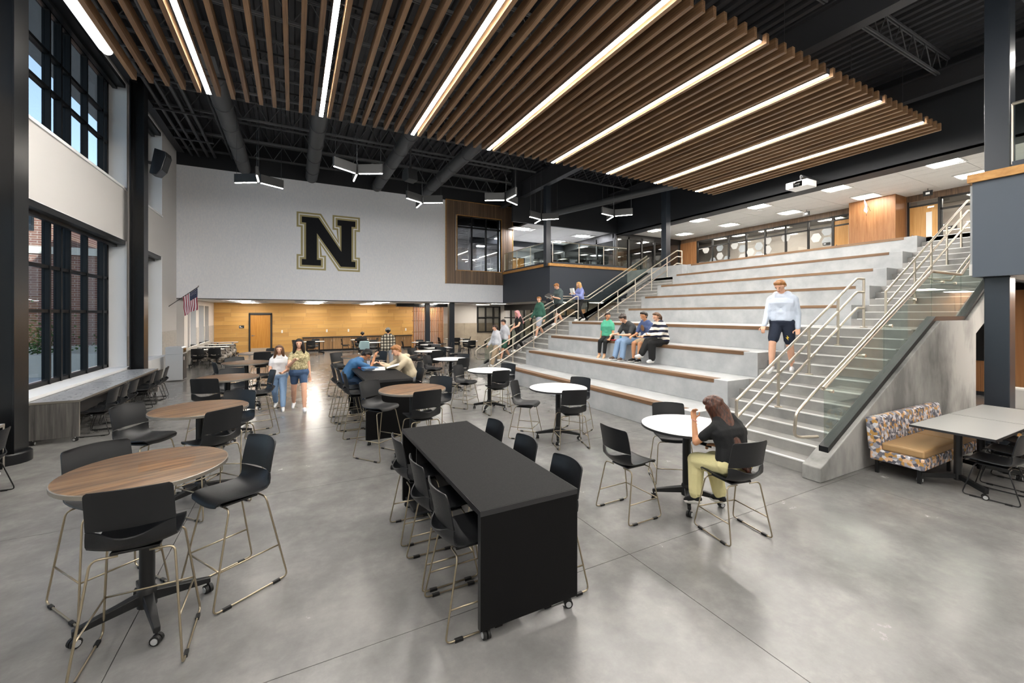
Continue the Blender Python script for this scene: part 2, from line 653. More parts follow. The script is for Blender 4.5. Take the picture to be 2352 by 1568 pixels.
# steel columns on the left wall
for (y, lab) in ((9.45, 'huge black steel column at the edge of the tall windows'), (15.75, 'black steel column between the tall window and the narrow window')):
    c = thing('steel_column', lab, 'column', (-3.97, y, 0), kind='structure')
    mb = MB()
    mb.box(-.16, -.135, -.2, .2, .16, 9.6); mb.box(.135, .16, -.2, .2, .16, 9.6); mb.box(-.135, .135, -.012, .012, .16, 9.6)
    mb.box(-.13, .13, -.19, .19, 0.16, 9.6) if y < 10 else None
    mb.build('shaft', 'steel_black', c)
    MB().lathe([(.27, 0), (.27, .15), (.25, .17)], n=20).build('base_collar', 'steel_black', c, smooth=True)

# far white wall with the letter, black above, opening for the lounge window
HOLE = (7.94, 10.62, 4.76, 7.76)
wf = struct('wall_far', wall_with_holes(MB(), 'y', YF, YF + .25, XW, 10.8, 3.0, 8.52, [HOLE]), 'wall_fabric')
MB().box(XW - .5, 12.0, YF, YF + .25, 8.52, 10.1).build('black_band', 'black_paint', wf)
MB().box(XW, 10.8, YF - .012, YF + .26, 2.97, 3.0).build('edge_trim', 'joint_dark', wf)
wr = sroot('window_7', 'wide lounge window in a dark timber surround on the white wall', 'window')
x = 7.31
while x < 11.36 - .02:                                  # vertical boards of the surround
    wd = random.choice((.075, .1, .1, .12, .14)); x1 = min(x + wd, 11.36)
    d = random.uniform(.05, .075)
    if x1 <= HOLE[0] or x >= HOLE[1] - .02:
        z0 = 4.01 if x < 10.8 else 4.8
        piece('board', wr, 'dark_board', x, x1 - .005, YF - d, YF + .1, z0, 8.53)
    else:
        x1 = min(x1, HOLE[1]) if x < HOLE[1] else x1
        piece('board', wr, 'dark_board', x, x1 - .005, YF - d, YF + .1, 4.01, HOLE[2] - .03)
        piece('board', wr, 'dark_board', x, x1 - .005, YF - d, YF + .1, HOLE[3] + .03, 8.53)
    x = x1
cz = MB()
cz.box(7.29, 11.38, YF - .085, YF + .1, 8.53, 8.56); cz.box(7.28, 7.31, YF - .085, YF + .1, 4.0, 8.56); cz.box(11.36, 11.39, YF - .085, YF + .1, 4.7, 8.56)
cz.box(HOLE[0] - .03, HOLE[0], YF - .085, YF + .1, HOLE[2] - .03, HOLE[3] + .03); cz.box(HOLE[1], HOLE[1] + .03, YF - .085, YF + .1, HOLE[2] - .03, HOLE[3] + .03)
cz.box(HOLE[0], HOLE[1], YF - .085, YF + .1, HOLE[3], HOLE[3] + .03); cz.box(HOLE[0], HOLE[1], YF - .085, YF + .1, HOLE[2] - .03, HOLE[2])
cz.build('surround_edge', 'cap_wood', wr)
MB().box(10.8, 11.39, YF, YF + .1, 4.6, 8.53).build('surround_back', 'black_paint', wr)
fr = MB()
for x in (7.97, 8.85, 9.72, 10.5):
    fr.box(x - .04, x + .04, YF + .06, YF + .16, HOLE[2], HOLE[3])
fr.box(HOLE[0], HOLE[1], YF + .06, YF + .16, 7.12, 7.2)
fr.build('window_frame', 'mullion', wr)
for a, b in ((8.01, 8.81), (8.89, 9.68), (9.76, 10.46)):
    piece('pane', wr, 'lounge_glass', a, b, YF + .1, YF + .108, HOLE[2], 7.12)
    piece('pane', wr, 'lounge_glass', a, b, YF + .1, YF + .108, 7.2, HOLE[3])

# the block letter on the white wall
N_OUT = [(0, 1), (.30, 1), (.72, .36), (.72, .83), (.65, .83), (.65, .94), (.65, 1)]
lt = thing('letter_sign', 'large navy block letter N outlined in gold and white on the white wall', 'sign', (1.515, YF, 5.74))
def letter_poly(off):
    # navy core in metres, drawn as one closed outline, grown by off
    w2, h = 1.17, 1.12
    sw, sh = .175, .27     # serif overhang, serif height
    st = .46               # stem width
    pts = [(-w2, h), (-w2 + .70, h), (w2 - sw - st, -.40), (w2 - sw - st, h - sh), (w2 - 2 * sw - st, h - sh), (w2 - 2 * sw - st, h),
           (w2, h), (w2, h - sh), (w2 - sw, h - sh), (w2 - sw, -h + sh), (w2, -h + sh), (w2, -h), (w2 - .66, -h),
           (-w2 + sw + st, .40), (-w2 + sw + st, -h + sh), (-w2 + 2 * sw + st, -h + sh), (-w2 + 2 * sw + st, -h),
           (-w2, -h), (-w2, -h + sh), (-w2 + sw, -h + sh), (-w2 + sw, h - sh), (-w2, h - sh)]
    if not off:
        return pts
    k = len(pts); out = []
    for i in range(k):
        a, b, c = Vector(pts[i - 1]), Vector(pts[i]), Vector(pts[(i + 1) % k])
        d1, d2 = (b - a).normalized(), (c - b).normalized()
        n1, n2 = Vector((-d1.y, d1.x)), Vector((-d2.y, d2.x))
        n = (n1 + n2).normalized()
        s = off / max(0.38, n.dot(n1))
        out.append(tuple(b + n * s))
    return out
for off, m_, d, nm in ((.215, 'gold_letter', .010, 'gold_outline'), (.135, 'white_letter', .016, 'white_outline'), (.085, 'gold_letter', .022, 'inner_gold_outline'), (0, 'navy_letter', .028, 'letter_face')):
    poly = letter_poly(off)
    bm = bmesh.new()
    f = bm.faces.new([bm.verts.new((px, 0, pz)) for px, pz in poly])
    r_ = bmesh.ops.extrude_face_region(bm, geom=[f])
    bmesh.ops.translate(bm, verts=[q for q in r_['geom'] if isinstance(q, bmesh.types.BMVert)], vec=(0, -d, 0))
    bmesh.ops.recalc_face_normals(bm, faces=bm.faces[:])
    bmesh.ops.triangulate(bm, faces=bm.faces[:])
    me = bpy.data.meshes.new(nm); bm.to_mesh(me); bm.free(); me.materials.append(M[m_])
    obj(nm, me, lt)

# back dining zone: left wall with tall slots, plank wall, ceiling
BW = [(22.6, 23.0), (23.15, 24.35), (25.0, 26.3), (26.55, 27.65)]
wb = struct('wall_back_left', wall_with_holes(MB(), 'x', -4.55, -4.07, YF + .25, 29.4, 0, 3.05, [(a, b, .9, 2.76) for a, b in BW]), 'cream_paint')
MB().box(-4.07, -4.058, YF + .25, 29.3, 0.1, .9).build('wainscot', 'wainscot', wb)
for a, b in ((24.35, 25.0), (26.3, 26.55), (27.65, 29.3)):
    MB().box(-4.07, -4.058, a, b, .9, 1.7).build('wainscot', 'wainscot', wb)
for k, (a, b) in enumerate(BW):
    wr = sroot('window_%d' % (8 + k))
    f = MB(); f.box(-4.5, -4.42, a, a + .06, .9, 2.76); f.box(-4.5, -4.42, b - .06, b, .9, 2.76); f.box(-4.5, -4.42, a, b, .9, .96); f.box(-4.5, -4.42, a, b, 2.7, 2.76)
    f.build('window_frame', 'plate_white', wr)
    piece('pane', wr, 'window_glass', -4.47, -4.462, a + .06, b - .06, .96, 2.7)
    MB().box(-4.5, -4.02, a, b, .87, .9).build('window_sill', 'reveal_white', wr)

wk = struct('wall_back', MB().box(-4.6, 7.55, 29.34, 29.6, 0, 3.05), 'joint_dark')
PH = .242
row = 0
z = 0.0
while z < 2.98:
    x = -4.07 - random.uniform(0, 1.2)
    while x < 7.5:
        x1 = x + random.choice((1.22, 1.4, 1.5, 1.22))
        a, b = max(x, -4.07), min(x1, 7.5)
        if b - a > .05:
            for (p, q) in ((a, min(b, -2.36)), (max(a, -1.15), b)) if z < 2.36 else ((a, b),):
                if q - p > .04:
                    piece('plank', wk, 'oak_wall', p + .003, q - .003, 29.3 - random.uniform(0, .004), 29.35, z + .003, min(z + PH, 3.0) - .003)
        x = x1
    z += PH
d1 = sroot('door_1', 'honey oak door in a black frame on the plank wall', 'door')
f = MB(); f.box(-2.36, -2.27, 29.24, 29.36, 0, 2.37); f.box(-1.24, -1.15, 29.24, 29.36, 0, 2.37); f.box(-2.36, -1.15, 29.24, 29.36, 2.28, 2.37)
f.build('door_frame', 'frame_black', d1)
MB().box(-2.27, -1.24, 29.28, 29.35, .01, 2.28).build('door_leaf', 'oak_door', d1)
MB().box(-2.24, -1.27, 29.268, 29.285, .02, .3).build('kick_plate', 'kick_steel', d1)
h = MB(); h.lathe([(.035, 0), (.035, .02)], (-2.18, 29.255, 1.05), 12, 'y'); h.bar((-2.18, 29.24, 1.05), (-2.05, 29.24, 1.05), .02, .022)
h.build('door_handle', 'chrome', d1)
sg = thing('room_sign', 'small black room sign beside the honey oak door', 'sign', (-2.72, 29.29, 1.58))
MB().box(-.13, .13, -.012, .006, -.085, .085).build('plate', 'sign_black', sg)
g = MB(); g.box(-.10, -.03, -.016, -.011, .01, .05); g.box(-.10, .05, -.016, -.011, -.04, -.02)
g.build('raised_lettering', 'sign_white', sg)
for k, (x, lab) in enumerate(((-.62, 'first'), (1.9, 'second'), (3.2, 'third'), (5.6, 'fourth'), (6.95, 'fifth'))):
    sw = MB().box(x - .045, x + .045, 29.27, 29.296, 1.18, 1.36).build('wall_switch', 'plate_white', bevel=.008)
    tag(sw, 'white wall plate on the plank wall, %s from the oak door' % lab, 'wall plate', 'wall plates on the plank wall')

# ceiling slab over the dining zone and below the upper floor
cs = MB()
cs.box(-4.6, 10.8, YF + .25, 30, 3.0, 3.2)
cs.box(10.8, 26, 16.75, 30, 3.0, 3.2)
cs.box(10.6, 26, -6, 2.8, 3.0, 3.2)
cl = struct('ceiling_low', cs, 'ceiling_tile')
uf = MB()
uf.box(XW, 10.8, YF + .25, 30, 3.2, UP); uf.box(10.85, 26, 16.8, 30, 3.2, UP)
uf.box(16.86, 26, 2.8, 16.8, 3.2, UP); uf.box(10.65, 26, -6, 2.8, 3.2, UP)
uf.box(15.6, 16.9, 13.2, 16.8, 3.2, UP)
struct('floor_upper', uf, 'concrete_step')
# front faces of the upper floor (navy) with oak cap
nb = sroot('wall_balcony', 'dark navy balcony front below the glass guard', 'wall')
MB().box(10.76, 10.86, 16.70, YF, 2.98, 4.62).build('panel', 'navy_wall', nb)
MB().box(10.86, 16.2, 16.70, 16.80, 2.98, 4.62).build('panel', 'navy_wall', nb)
cp = MB(); cp.box(10.70, 10.92, 16.64, YF - .08, 4.62, 4.75); cp.box(10.92, 16.2, 16.64, 16.86, 4.62, 4.75)
cp.build('oak_cap', 'cap_wood', nb)
nr = sroot('wall_balcony_near', 'slate blue balcony box with an oak cap above the grey lounge table', 'wall')
MB().box(10.56, 10.66, -6, 2.75, 2.97, 4.62).build('panel', 'balcony_blue', nr)
MB().box(10.66, 15.4, 2.65, 2.75, 2.97, 4.62).build('panel', 'balcony_blue', nr)
cp = MB(); cp.box(10.50, 10.80, -6, 2.80, 4.62, 4.76); cp.box(10.8, 15.4, 2.62, 2.80, 4.62, 4.76)
cp.build('oak_cap', 'cap_wood', nr)

# remaining shell
struct('wall_rear', MB().box(-4.9, 26, -6.2, -6, 0, 10.1), 'white_paint')
struct('wall_right', MB().box(26, 26.2, -6.2, 30.2, 0, 10.1), 'cream_paint')
struct('wall_end', MB().box(-4.9, 26, 30, 30.2, 0, 10.1), 'white_paint')
wu = MB(); wu.box(-4.9, XW + .3, YF + .25, 30, 3.05, 10.1)
struct('wall_upper_left', wu, 'white_paint')

# roof deck: ribs along y
rd = MB()
pts = []
x = -4.9
while x < 26:
    pts += [(x, 9.86), (x + .12, 9.86), (x + .15, 9.95), (x + .27, 9.95)]
    x += .30
pts = pts + [(26, 9.86)]
vs = [(px, -6.2, pz) for px, pz in pts] + [(px, 30.2, pz) for px, pz in pts]
k = len(pts)
rd.add(vs, [(i, i + 1, i + 1 + k, i + k) for i in range(k - 1)])
rd.box(-4.9, 26.2, -6.2, 30.2, 10.1, 10.3)
struct('ceiling', rd, 'roof_black')

# open web joists across the hall
def joist(y, x0, x1, zb=9.2, zt=9.84):
    j = thing('roof_joist', 'black open web roof joist crossing the hall', 'joist', (0, y, 0), group='open web roof joists', kind='structure')
    a = MB()
    a.bar((x0, -.03, zb), (x1, -.03, zb), .03, .06); a.bar((x0, .03, zb), (x1, .03, zb), .03, .06)
    a.build('bottom_chord', 'joist_grey', j)
    a = MB(); a.bar((x0, -.03, zt), (x1, -.03, zt), .03, .06); a.bar((x0, .03, zt), (x1, .03, zt), .03, .06)
    a.build('top_chord', 'joist_grey', j)
    a = MB(); n = int((x1 - x0) / .75)
    for i in range(n):
        p, q = x0 + (x1 - x0) * i / n, x0 + (x1 - x0) * (i + 1) / n
        a.tube([(p, 0, zt), ((p + q) / 2, 0, zb)], .014, 5); a.tube([((p + q) / 2, 0, zb), (q, 0, zt)], .014, 5)
    a.build('web_rods', 'joist_grey', j)
for k in range(-3, 9):
    y = 4.95 + 2.075 * k
    joist(y, XW, 10.4); joist(y, 10.9, 17.1)
joist(21.5, XW, 10.4)
# girders
for (a, b, w_, h_, lab) in (((10.62, -6, 8.8), (10.62, 21.6, 8.8), .3, .75, 'deep black girder running over the column line'),
                            ((16.4, -6, 9.0), (16.4, 19, 9.0), .28, .6, 'black girder along the upper corridor edge'),
                            ((XW + .16, -6, 9.25), (XW + .16, 21.6, 9.25), .25, .5, 'black beam along the top of the window wall')):
    g = MB()
    x0, z0 = a[0], a[2]
    g.box(x0 - w_ / 2, x0 + w_ / 2, a[1], b[1], z0 - h_ / 2, z0 - h_ / 2 + .03); g.box(x0 - w_ / 2, x0 + w_ / 2, a[1], b[1], z0 + h_ / 2 - .03, z0 + h_ / 2)
    g.box(x0 - .02, x0 + .02, a[1], b[1], z0 - h_ / 2 + .03, z0 + h_ / 2 - .03)
    o = g.build('roof_girder', 'roof_black'); tag(o, lab, 'girder', kind='structure')

# tall interior columns
for (x, y, z0, z1, s, lab, m_) in ((10.74, 16.9, 4.6, 9.4, .26, 'navy column at the balcony corner, upper part', 'column_navy'),
                             (10.95, 17.0, 0, 3.0, .26, 'navy column under the balcony corner', 'column_navy'),
                             (7.75, 22.1, 0, 3.0, .3, 'navy column under the right end of the white wall', 'column_navy'),
                             (7.3, 25.2, 0, 3.0, .28, 'navy column beside the timber slat screen', 'column_navy'),
                             (15.85, 14.35, UP, 9.4, .3, 'navy column at the top of the far stairs', 'column_navy'),
                             (10.95, 2.52, 0, 2.98, .3, 'navy column under the slate balcony box', 'column_navy'),
                             (10.95, 2.52, 4.6, 9.6, .3, 'navy column above the slate balcony box', 'column_navy')):
    c = thing('hall_column', lab, 'column', (x, y, z0), kind='structure')
    a = MB(); a.box(-s / 2, s / 2, -s / 2, s / 2, 0, z1 - z0)
    a.build('shaft', m_, c, bevel=.012)
    a = MB(); a.box(-s / 2 - .01, s / 2 + .01, -s / 2 - .01, s / 2 + .01, z1 - z0 - .03, z1 - z0 - .005)
    a.build('cap_plate', 'steel_black', c)

# upper corridor: fascia beam, header, suspended tile ceiling
fb = sroot('wall_fascia', 'deep black fascia above the upper corridor', 'wall')
MB().box(17.1, 17.25, -6, 19.25, 7.08, 9.85).build('fascia', 'black_paint', fb)
MB().box(17.1, 17.95, -6, 19.25, 7.08, 7.12).build('soffit', 'black_paint', fb)
MB().box(10.05, 17.1, 19.1, 19.25, 7.13, 9.85).build('header', 'black_paint', fb)
cu = struct('ceiling_upper', MB().box(17.2, 26, -6, 30, 7.31, 7.4).box(11.4, 17.2, 19.2, 21.95, 7.31, 7.4).box(10.05, 17.2, 21.95, 30, 7.31, 7.4), 'joint_dark')
for i in range(8):
    for j in range(14):
        x0, y0 = 17.95 + .64 * i, -1.0 + 1.55 * j
        piece('ceiling_tile', cu, 'ceiling_tile', x0 + .006, x0 + .634, y0 + .006, y0 + 1.544, 7.29, 7.32)
for i in range(6):
    for j in range(7):
        x0, y0 = 10.1 + 1.3 * i, 19.3 + 1.5 * j
        if i == 0 and y0 < 21.9:
            continue
        piece('ceiling_tile', cu, 'ceiling_tile', x0 + .006, x0 + 1.294, y0 + .006, y0 + 1.494, 7.29, 7.32)
MB().box(XW + .3, 10.1, YF + .3, 30, 7.3, 7.4).build('plaster_panel', 'ceiling_tile', cu)

def troffer(x, y, z, lab, cat_group, wx=.62, wy=.62, m_='troffer_light'):
    t_ = thing('ceiling_light', lab, 'ceiling light', (x, y, z), group=cat_group)
    a = MB(); a.box(-wx, wx, -wy, -wy + .04, -.03, 0); a.box(-wx, wx, wy - .04, wy, -.03, 0); a.box(-wx, -wx + .04, -wy + .04, wy - .04, -.03, 0); a.box(wx - .04, wx, -wy + .04, wy - .04, -.03, 0)
    a.box(-wx + .04, wx - .04, -wy + .04, wy - .04, -.008, -.002)
    a.build('housing', 'troffer_pan', t_)
    MB().box(-wx * .42, wx * .42, -wy + .05, wy - .05, -.035, -.012).build('diffuser', m_, t_)
    return t_
rowname = ['first', 'second', 'third', 'fourth', 'fifth', 'sixth']
for j, y in enumerate((2.45, 5.54, 8.65, 11.72, 14.9, 17.9)):
    for x, lab in ((18.87, 'outer'), (21.35, 'inner')):
        troffer(x, y, 7.285, 'bright square ceiling light, %s row of the upper corridor, %s from the slate balcony' % (lab, rowname[j]), 'upper corridor ceiling lights', .45, .42)
for j, (x, y) in enumerate(((11.73, 21.1), (16.2, 21.3), (16.0, 26.2), (16.0, 23.7), (12, 24.5), (12, 27.8), (8.5, 24.5), (5.0, 24.5), (8.5, 27.5))):
    troffer(x, y, 7.28, 'cool white ceiling light over the upstairs lounge, %s one back' % (rowname + ['seventh', 'eighth', 'ninth'])[j], 'upstairs lounge ceiling lights', .75, .35, 'troffer_cool')
n_ = 0
for x in (-2.2, 1.0, 4.2, 7.6, 11.2, 14.6):
    for y in (23.2, 25.6, 28.0):
        n_ += 1
        troffer(x, y, 2.995, 'slim dining zone ceiling light, %s column from the slot windows, %s row from the hall' % (rowname[(n_ - 1) // 3], rowname[(n_ - 1) % 3]), 'dining zone ceiling lights', .95, .2)
for i, x in enumerate((12.2, 14.8, 17.0)):
    for j, y in enumerate((-3.5, -.5, 1.8)):
        troffer(x, y, 2.995, 'ceiling light under the slate balcony, %s towards the teak wall, %s from the rear' % (rowname[i], rowname[j]), 'lights under the slate balcony', .6, .3)
for i, x in enumerate((12.4, 15.0, 18.2)):
    troffer(x, 18.4, 2.995, 'ceiling light under the navy balcony, %s from its front' % rowname[i], 'lights under the navy balcony', .9, .2)
# unseen strip lamps behind the viewer, added to light the foreground floor
for i, x in enumerate((-2.6, .6, 3.8, 7.0, 13.2)):
    for j, y in enumerate((-4.6, -1.6, 1.4)):
        t_ = thing('added_hall_lamp', 'added unseen lamp over the rear hall, %s from the windows, %s from the rear wall' % (rowname[i], rowname[j]), 'light', (x, y, 7.6), group='added rear hall lamps')
        MB().box(-.06, .06, -1.2, 1.2, 0, .1).build('housing', 'roof_black', t_)
        MB().box(-.055, .055, -1.19, 1.19, -.015, 0).build('diffuser', 'light_white', t_)
        MB().tube([(0, -1, .1), (0, -1, 2.25)], .005, 4).build('wire', 'pipe_grey', t_)
        MB().tube([(0, 1, .1), (0, 1, 2.25)], .005, 4).build('wire', 'pipe_grey', t_)


# ================================================================== BLEACHERS AND STAIRS
bl = thing('bleacher_seating', 'broad concrete bleacher steps with wooden seat edges rising to the upper floor', 'bleachers', (0, 0, 0))
for k in range(9):
    z1 = (k + 1) * TIER
    MB().box(FRONT[k], 16.86, Y0B, Y1B, k * TIER, z1).build('tier', 'concrete_step', bl, bevel=.006)
    MB().box(FRONT[k] - .012, FRONT[k] + .21, Y0B + .30, Y1B - .22, z1 - .07, z1 + .006).build('wood_edge', 'bench_wood', bl, bevel=.004)


def stair_x(i):
    return 6.6 + RUN * (i - 1) if i <= 12 else 13.12 + RUN * (i - 16)


def stairs(name_lab, y0, y1):
    st = thing('stairs', name_lab, 'stairs', (0, 0, 0))
    for i in range(1, 28):
        x, z = stair_x(i), i * RISE
        depth = RUN + .06 if i != 12 else 2.25
        low = max(0.0, z - (.17 if i == 12 else .34))
        s_ = MB().box(x, x + depth, y0, y1, low, z).build('step', 'concrete_tread', st)
        MB().box(x - .006, x + .045, y0 + .03, y1 - .12, z - .014, z + .003).build('nosing', 'nosing', s_)
    MB().box(stair_x(27), 16.9, y0, y1, 27 * RISE - .34, 27 * RISE).build('top_landing', 'concrete_tread', st)
    return st


stairs('concrete stairs with pale nosings beside the sloping concrete wall and bench', Y0S, Y0B)
stairs('concrete stairs with pale nosings beside the navy balcony', Y1B, Y1S)


def top_z(x):
    return 2.05 + .548 * (x - 8.5) if x < 11 else 3.62 + .548 * (x - 13.06)


def centre_rail(y, lab, posts1, posts2, up_end):
    for run, posts in ((1, posts1), (2, posts2)):
        rl = thing('handrail', lab + (', lower run' if run == 1 else ', upper run'), 'handrail', (0, y, 0))
        xs_, xe = posts[0], posts[-1]
        for off, nm in ((0, 'top_rail'), (-.28, 'middle_rail'), (-.61, 'lower_rail')):
            if run == 1:
                lvl = 3.06 + off
                a = [(xs_, 0, top_z(xs_) + off), (10.33, 0, lvl), (xe, 0, lvl)]
                if off:
                    x_in = max(xs_, 6.42)
                    a[0] = (x_in, 0, max(.05, top_z(x_in) + off))
            else:
                xe2 = up_end - .35
                lvl = top_z(xe2) + off
                a = [(xs_ + (.02 if off else 0), 0, top_z(xs_) + off), (xe2, 0, lvl), (xe, 0, lvl)]
            MB().tube(arc(a, .05), .024, 10).build(nm, 'stainless', rl, smooth=True)
        for x in posts:
            base = tread_z(x)
            top = (min(top_z(x), 3.06) if run == 1 else min(top_z(x), top_z(up_end - .35)))
            p = MB(); p.tube([(x, 0, base), (x, 0, top)], .024, 10)
            p = p.build('post', 'stainless', rl, smooth=True)
            MB().lathe([(.065, 0), (.065, .016), (.03, .022)], (x, 0, base), 14).build('base_flange', 'stainless', p, smooth=True)


def tread_z(x):
    z = 0.0
    for i in range(1, 28):
        if x >= stair_x(i) - .001:
            z = i * RISE
    return z


centre_rail(4.35, 'stainless centre handrail on the stairs by the concrete wall', [6.42, 7.58, 8.55, 9.59, 10.62], [11.6, 13.06, 14.0, 14.95, 15.9, 16.75], 16.75)
centre_rail(14.05, 'stainless centre handrail on the stairs by the navy balcony', [6.42, 7.39, 8.31, 9.37, 10.44], [11.5, 12.58, 13.6, 14.6, 15.6, 16.6], 16.6)


def side_guard(y, inner, lab_w, lab_g, open_under):
    """sloped concrete string wall with black channel, glass and rails; inner = +1/-1 side of the stair"""
    poly = [(6.40, 0), (6.40, .20), (6.5, .24), (10.42, 2.2), (11.78, 2.2), (16.9, 4.98), (16.9, 4.1), (12.15, 1.93), (12.15, 0)]
    if not open_under:
        poly = [(6.40, 0), (6.40, .20), (6.5, .24), (10.42, 2.2), (11.78, 2.2), (15.9, 4.55), (15.9, 4.2), (9.0, .9), (9.0, 0)]
    sw = MB().prism(poly, 'y', y - .12, y + .12).build('string_wall', 'concrete_wall', bevel=.012)
    tag(sw, lab_w, 'wall', kind='structure')
    g = thing('glass_guard', lab_g, 'glass guard', (0, y, 0))
    path = [(6.72, .40), (10.40, 2.25), (11.80, 2.25), (16.2 if open_under else 15.5, 4.72 if open_under else 4.35)]
    for i in range(3):
        (xa, za), (xb, zb) = path[i], path[i + 1]
        c = MB().prism([(xa, za - .15), (xb, zb - .15), (xb, zb + .03), (xa, za + .03)], 'y', -.06, .06)
        c.build('base_channel', 'steel_black', g)
    cuts = [6.74, 8.55, 10.40, 11.80, 13.3, 14.8, path[3][0]]

    def base(x):
        for i in range(3):
            (xa, za), (xb, zb) = path[i], path[i + 1]
            if xa - .1 <= x <= xb + .001:
                return za + (zb - za) * (x - xa) / (xb - xa)
        return path[3][1]
    H_ = .86
    for a, b in zip(cuts[:-1], cuts[1:]):
        a2, b2 = a + .006, b - .006
        za, zb = base(a2), base(b2)
        MB().prism([(a2, za - .05), (b2, zb - .05), (b2, zb + H_), (a2, za + H_)], 'y', -.007, .007).build('glass_panel', 'guard_glass', g)
    tp = [(6.72, 0, base(6.72) + H_)] + [(px, 0, pz + H_) for px, pz in path[1:]]
    MB().tube(arc(tp, .05), .027, 10).build('cap_rail', 'stainless', g, smooth=True)
    hy = .14 * inner
    hp = [(px, hy, pz + H_ - .11) for px, pz in path]
    lo = (6.30, hy, base(6.72) + H_ - .11 - .23)
    hp = [(6.72, hy * .5, .55), (6.45, hy * 1.2, .55), (6.30, hy * 1.2, .60), lo] + hp
    MB().tube(arc(hp, .07), .021, 10).build('grab_rail', 'stainless', g, smooth=True)
    for x in (6.95, 7.9, 8.8, 9.7, 10.9, 11.5, 12.6, 13.9, 15.0):
        z = base(x) + H_ - .11
        b_ = MB(); b_.tube(arc([(x, hy, z - .01), (x, hy, z - .07), (x, 0, z - .07)], .03), .009, 6)
        b_.lathe([(.026, -.02), (.026, .02)], (x, 0, z - .07), 12, 'y')
        b_.build('rail_bracket', 'stainless', g, smooth=True)


side_guard(3.23, 1, 'sloping bare concrete wall beside the stairs, behind the patterned bench', 'glass guard with steel rails on the sloping concrete wall', True)
side_guard(15.22, -1, 'concrete string wall of the stairs by the navy balcony', 'glass guard with steel rails along the stairs by the navy balcony', False)


def glass_rail(lab, pts, h=1.0, n=1.5):
    g = thing('glass_guard', lab, 'glass guard', (0, 0, 0))
    for a, b in zip(pts[:-1], pts[1:]):
        A, B = Vector(a), Vector(b)
        L = (B - A).length
        k = max(1, round(L / n))
        for i in range(k):
            p, q = A.lerp(B, i / k + .004), A.lerp(B, (i + 1) / k - .004)
            MB().bar(p + Vector((0, 0, h / 2)), q + Vector((0, 0, h / 2)), .014, h).build('glass_panel', 'guard_glass', g)
            s = A.lerp(B, i / k)
            MB().bar(s, s + Vector((0, 0, h)), .02, .03).build('post', 'stainless', g)
        MB().bar(A + Vector((0, 0, -.02)), B + Vector((0, 0, -.02)), .06, .12).build('base_channel', 'navy_wall', g)
    MB().tube([Vector(p) + Vector((0, 0, h)) for p in pts], .027, 8).build('cap_rail', 'stainless', g, smooth=True)


glass_rail('glass guard with steel cap rail along the navy balcony', [(10.81, 21.55, 4.80), (10.81, 17.15, 4.80)])
glass_rail('glass guard with steel cap rail on the stair side of the navy balcony', [(10.95, 16.75, 4.80), (15.6, 16.75, 4.80)])
glass_rail('glass guard on the slate blue balcony box', [(10.62, 2.3, 4.82), (10.62, -3.0, 4.82)])

# ================================================================== SLAT CEILING AND LINEAR LIGHTS
ZS = 7.5
YS0, YS1 = 4.82, 12.05
LX = [-1.765 + 2.408 * i for i in range(8)]
sc = thing('slat_ceiling', 'suspended ceiling raft of long walnut coloured slats', 'ceiling', (0, 0, 0))
slat_me = MB().box(-.042, .042, YS0, YS1, ZS, ZS + .2).mesh('slat', 'slat_wood', fix=False)
sx = []
for i, lx in enumerate(LX):
    sx += [lx - .19, lx + .19]
    if i < 7:
        sx += [lx + .19 + (2.408 - .38) / 7 * q for q in range(1, 7)]
sx += [LX[0] - .19 - .29 * q for q in range(1, 5)] + [LX[-1] + .19 + .29 * q for q in range(1, 4)]
for x in sorted(sx):
    obj('slat', slat_me, sc, (x, 0, random.uniform(-.004, .004)))
for y in (5.6, 7.8, 10.0, 11.6):
    MB().box(-3.2, 16.3, y - .02, y + .02, ZS + .2, ZS + .24).build('carrier_rail', 'roof_black', sc)
hg = MB()
for x in range(-2, 17, 3):
    for y in (5.6, 7.8, 10.0, 11.6):
        hg.tube([(x, y, ZS + .24), (x, y, 9.86)], .006, 4)
hg.build('hanger_wires', 'pipe_grey', sc)
ordn = ['first', 'second', 'third', 'fourth', 'fifth', 'sixth', 'seventh', 'eighth']
for i, x in enumerate(LX):
    l_ = thing('linear_light', 'long glowing light strip between the ceiling slats, %s from the window wall' % ordn[i], 'light', (x, 0, 0), group='light strips in the slat ceiling')
    MB().box(-.05, .05, YS0 + .02, YS1, ZS + .02, ZS + .14).build('housing', 'roof_black', l_)
    MB().box(-.045, .045, YS0 + .04, YS1 - .01, ZS + .004, ZS + .02).build('diffuser', 'light_white', l_)

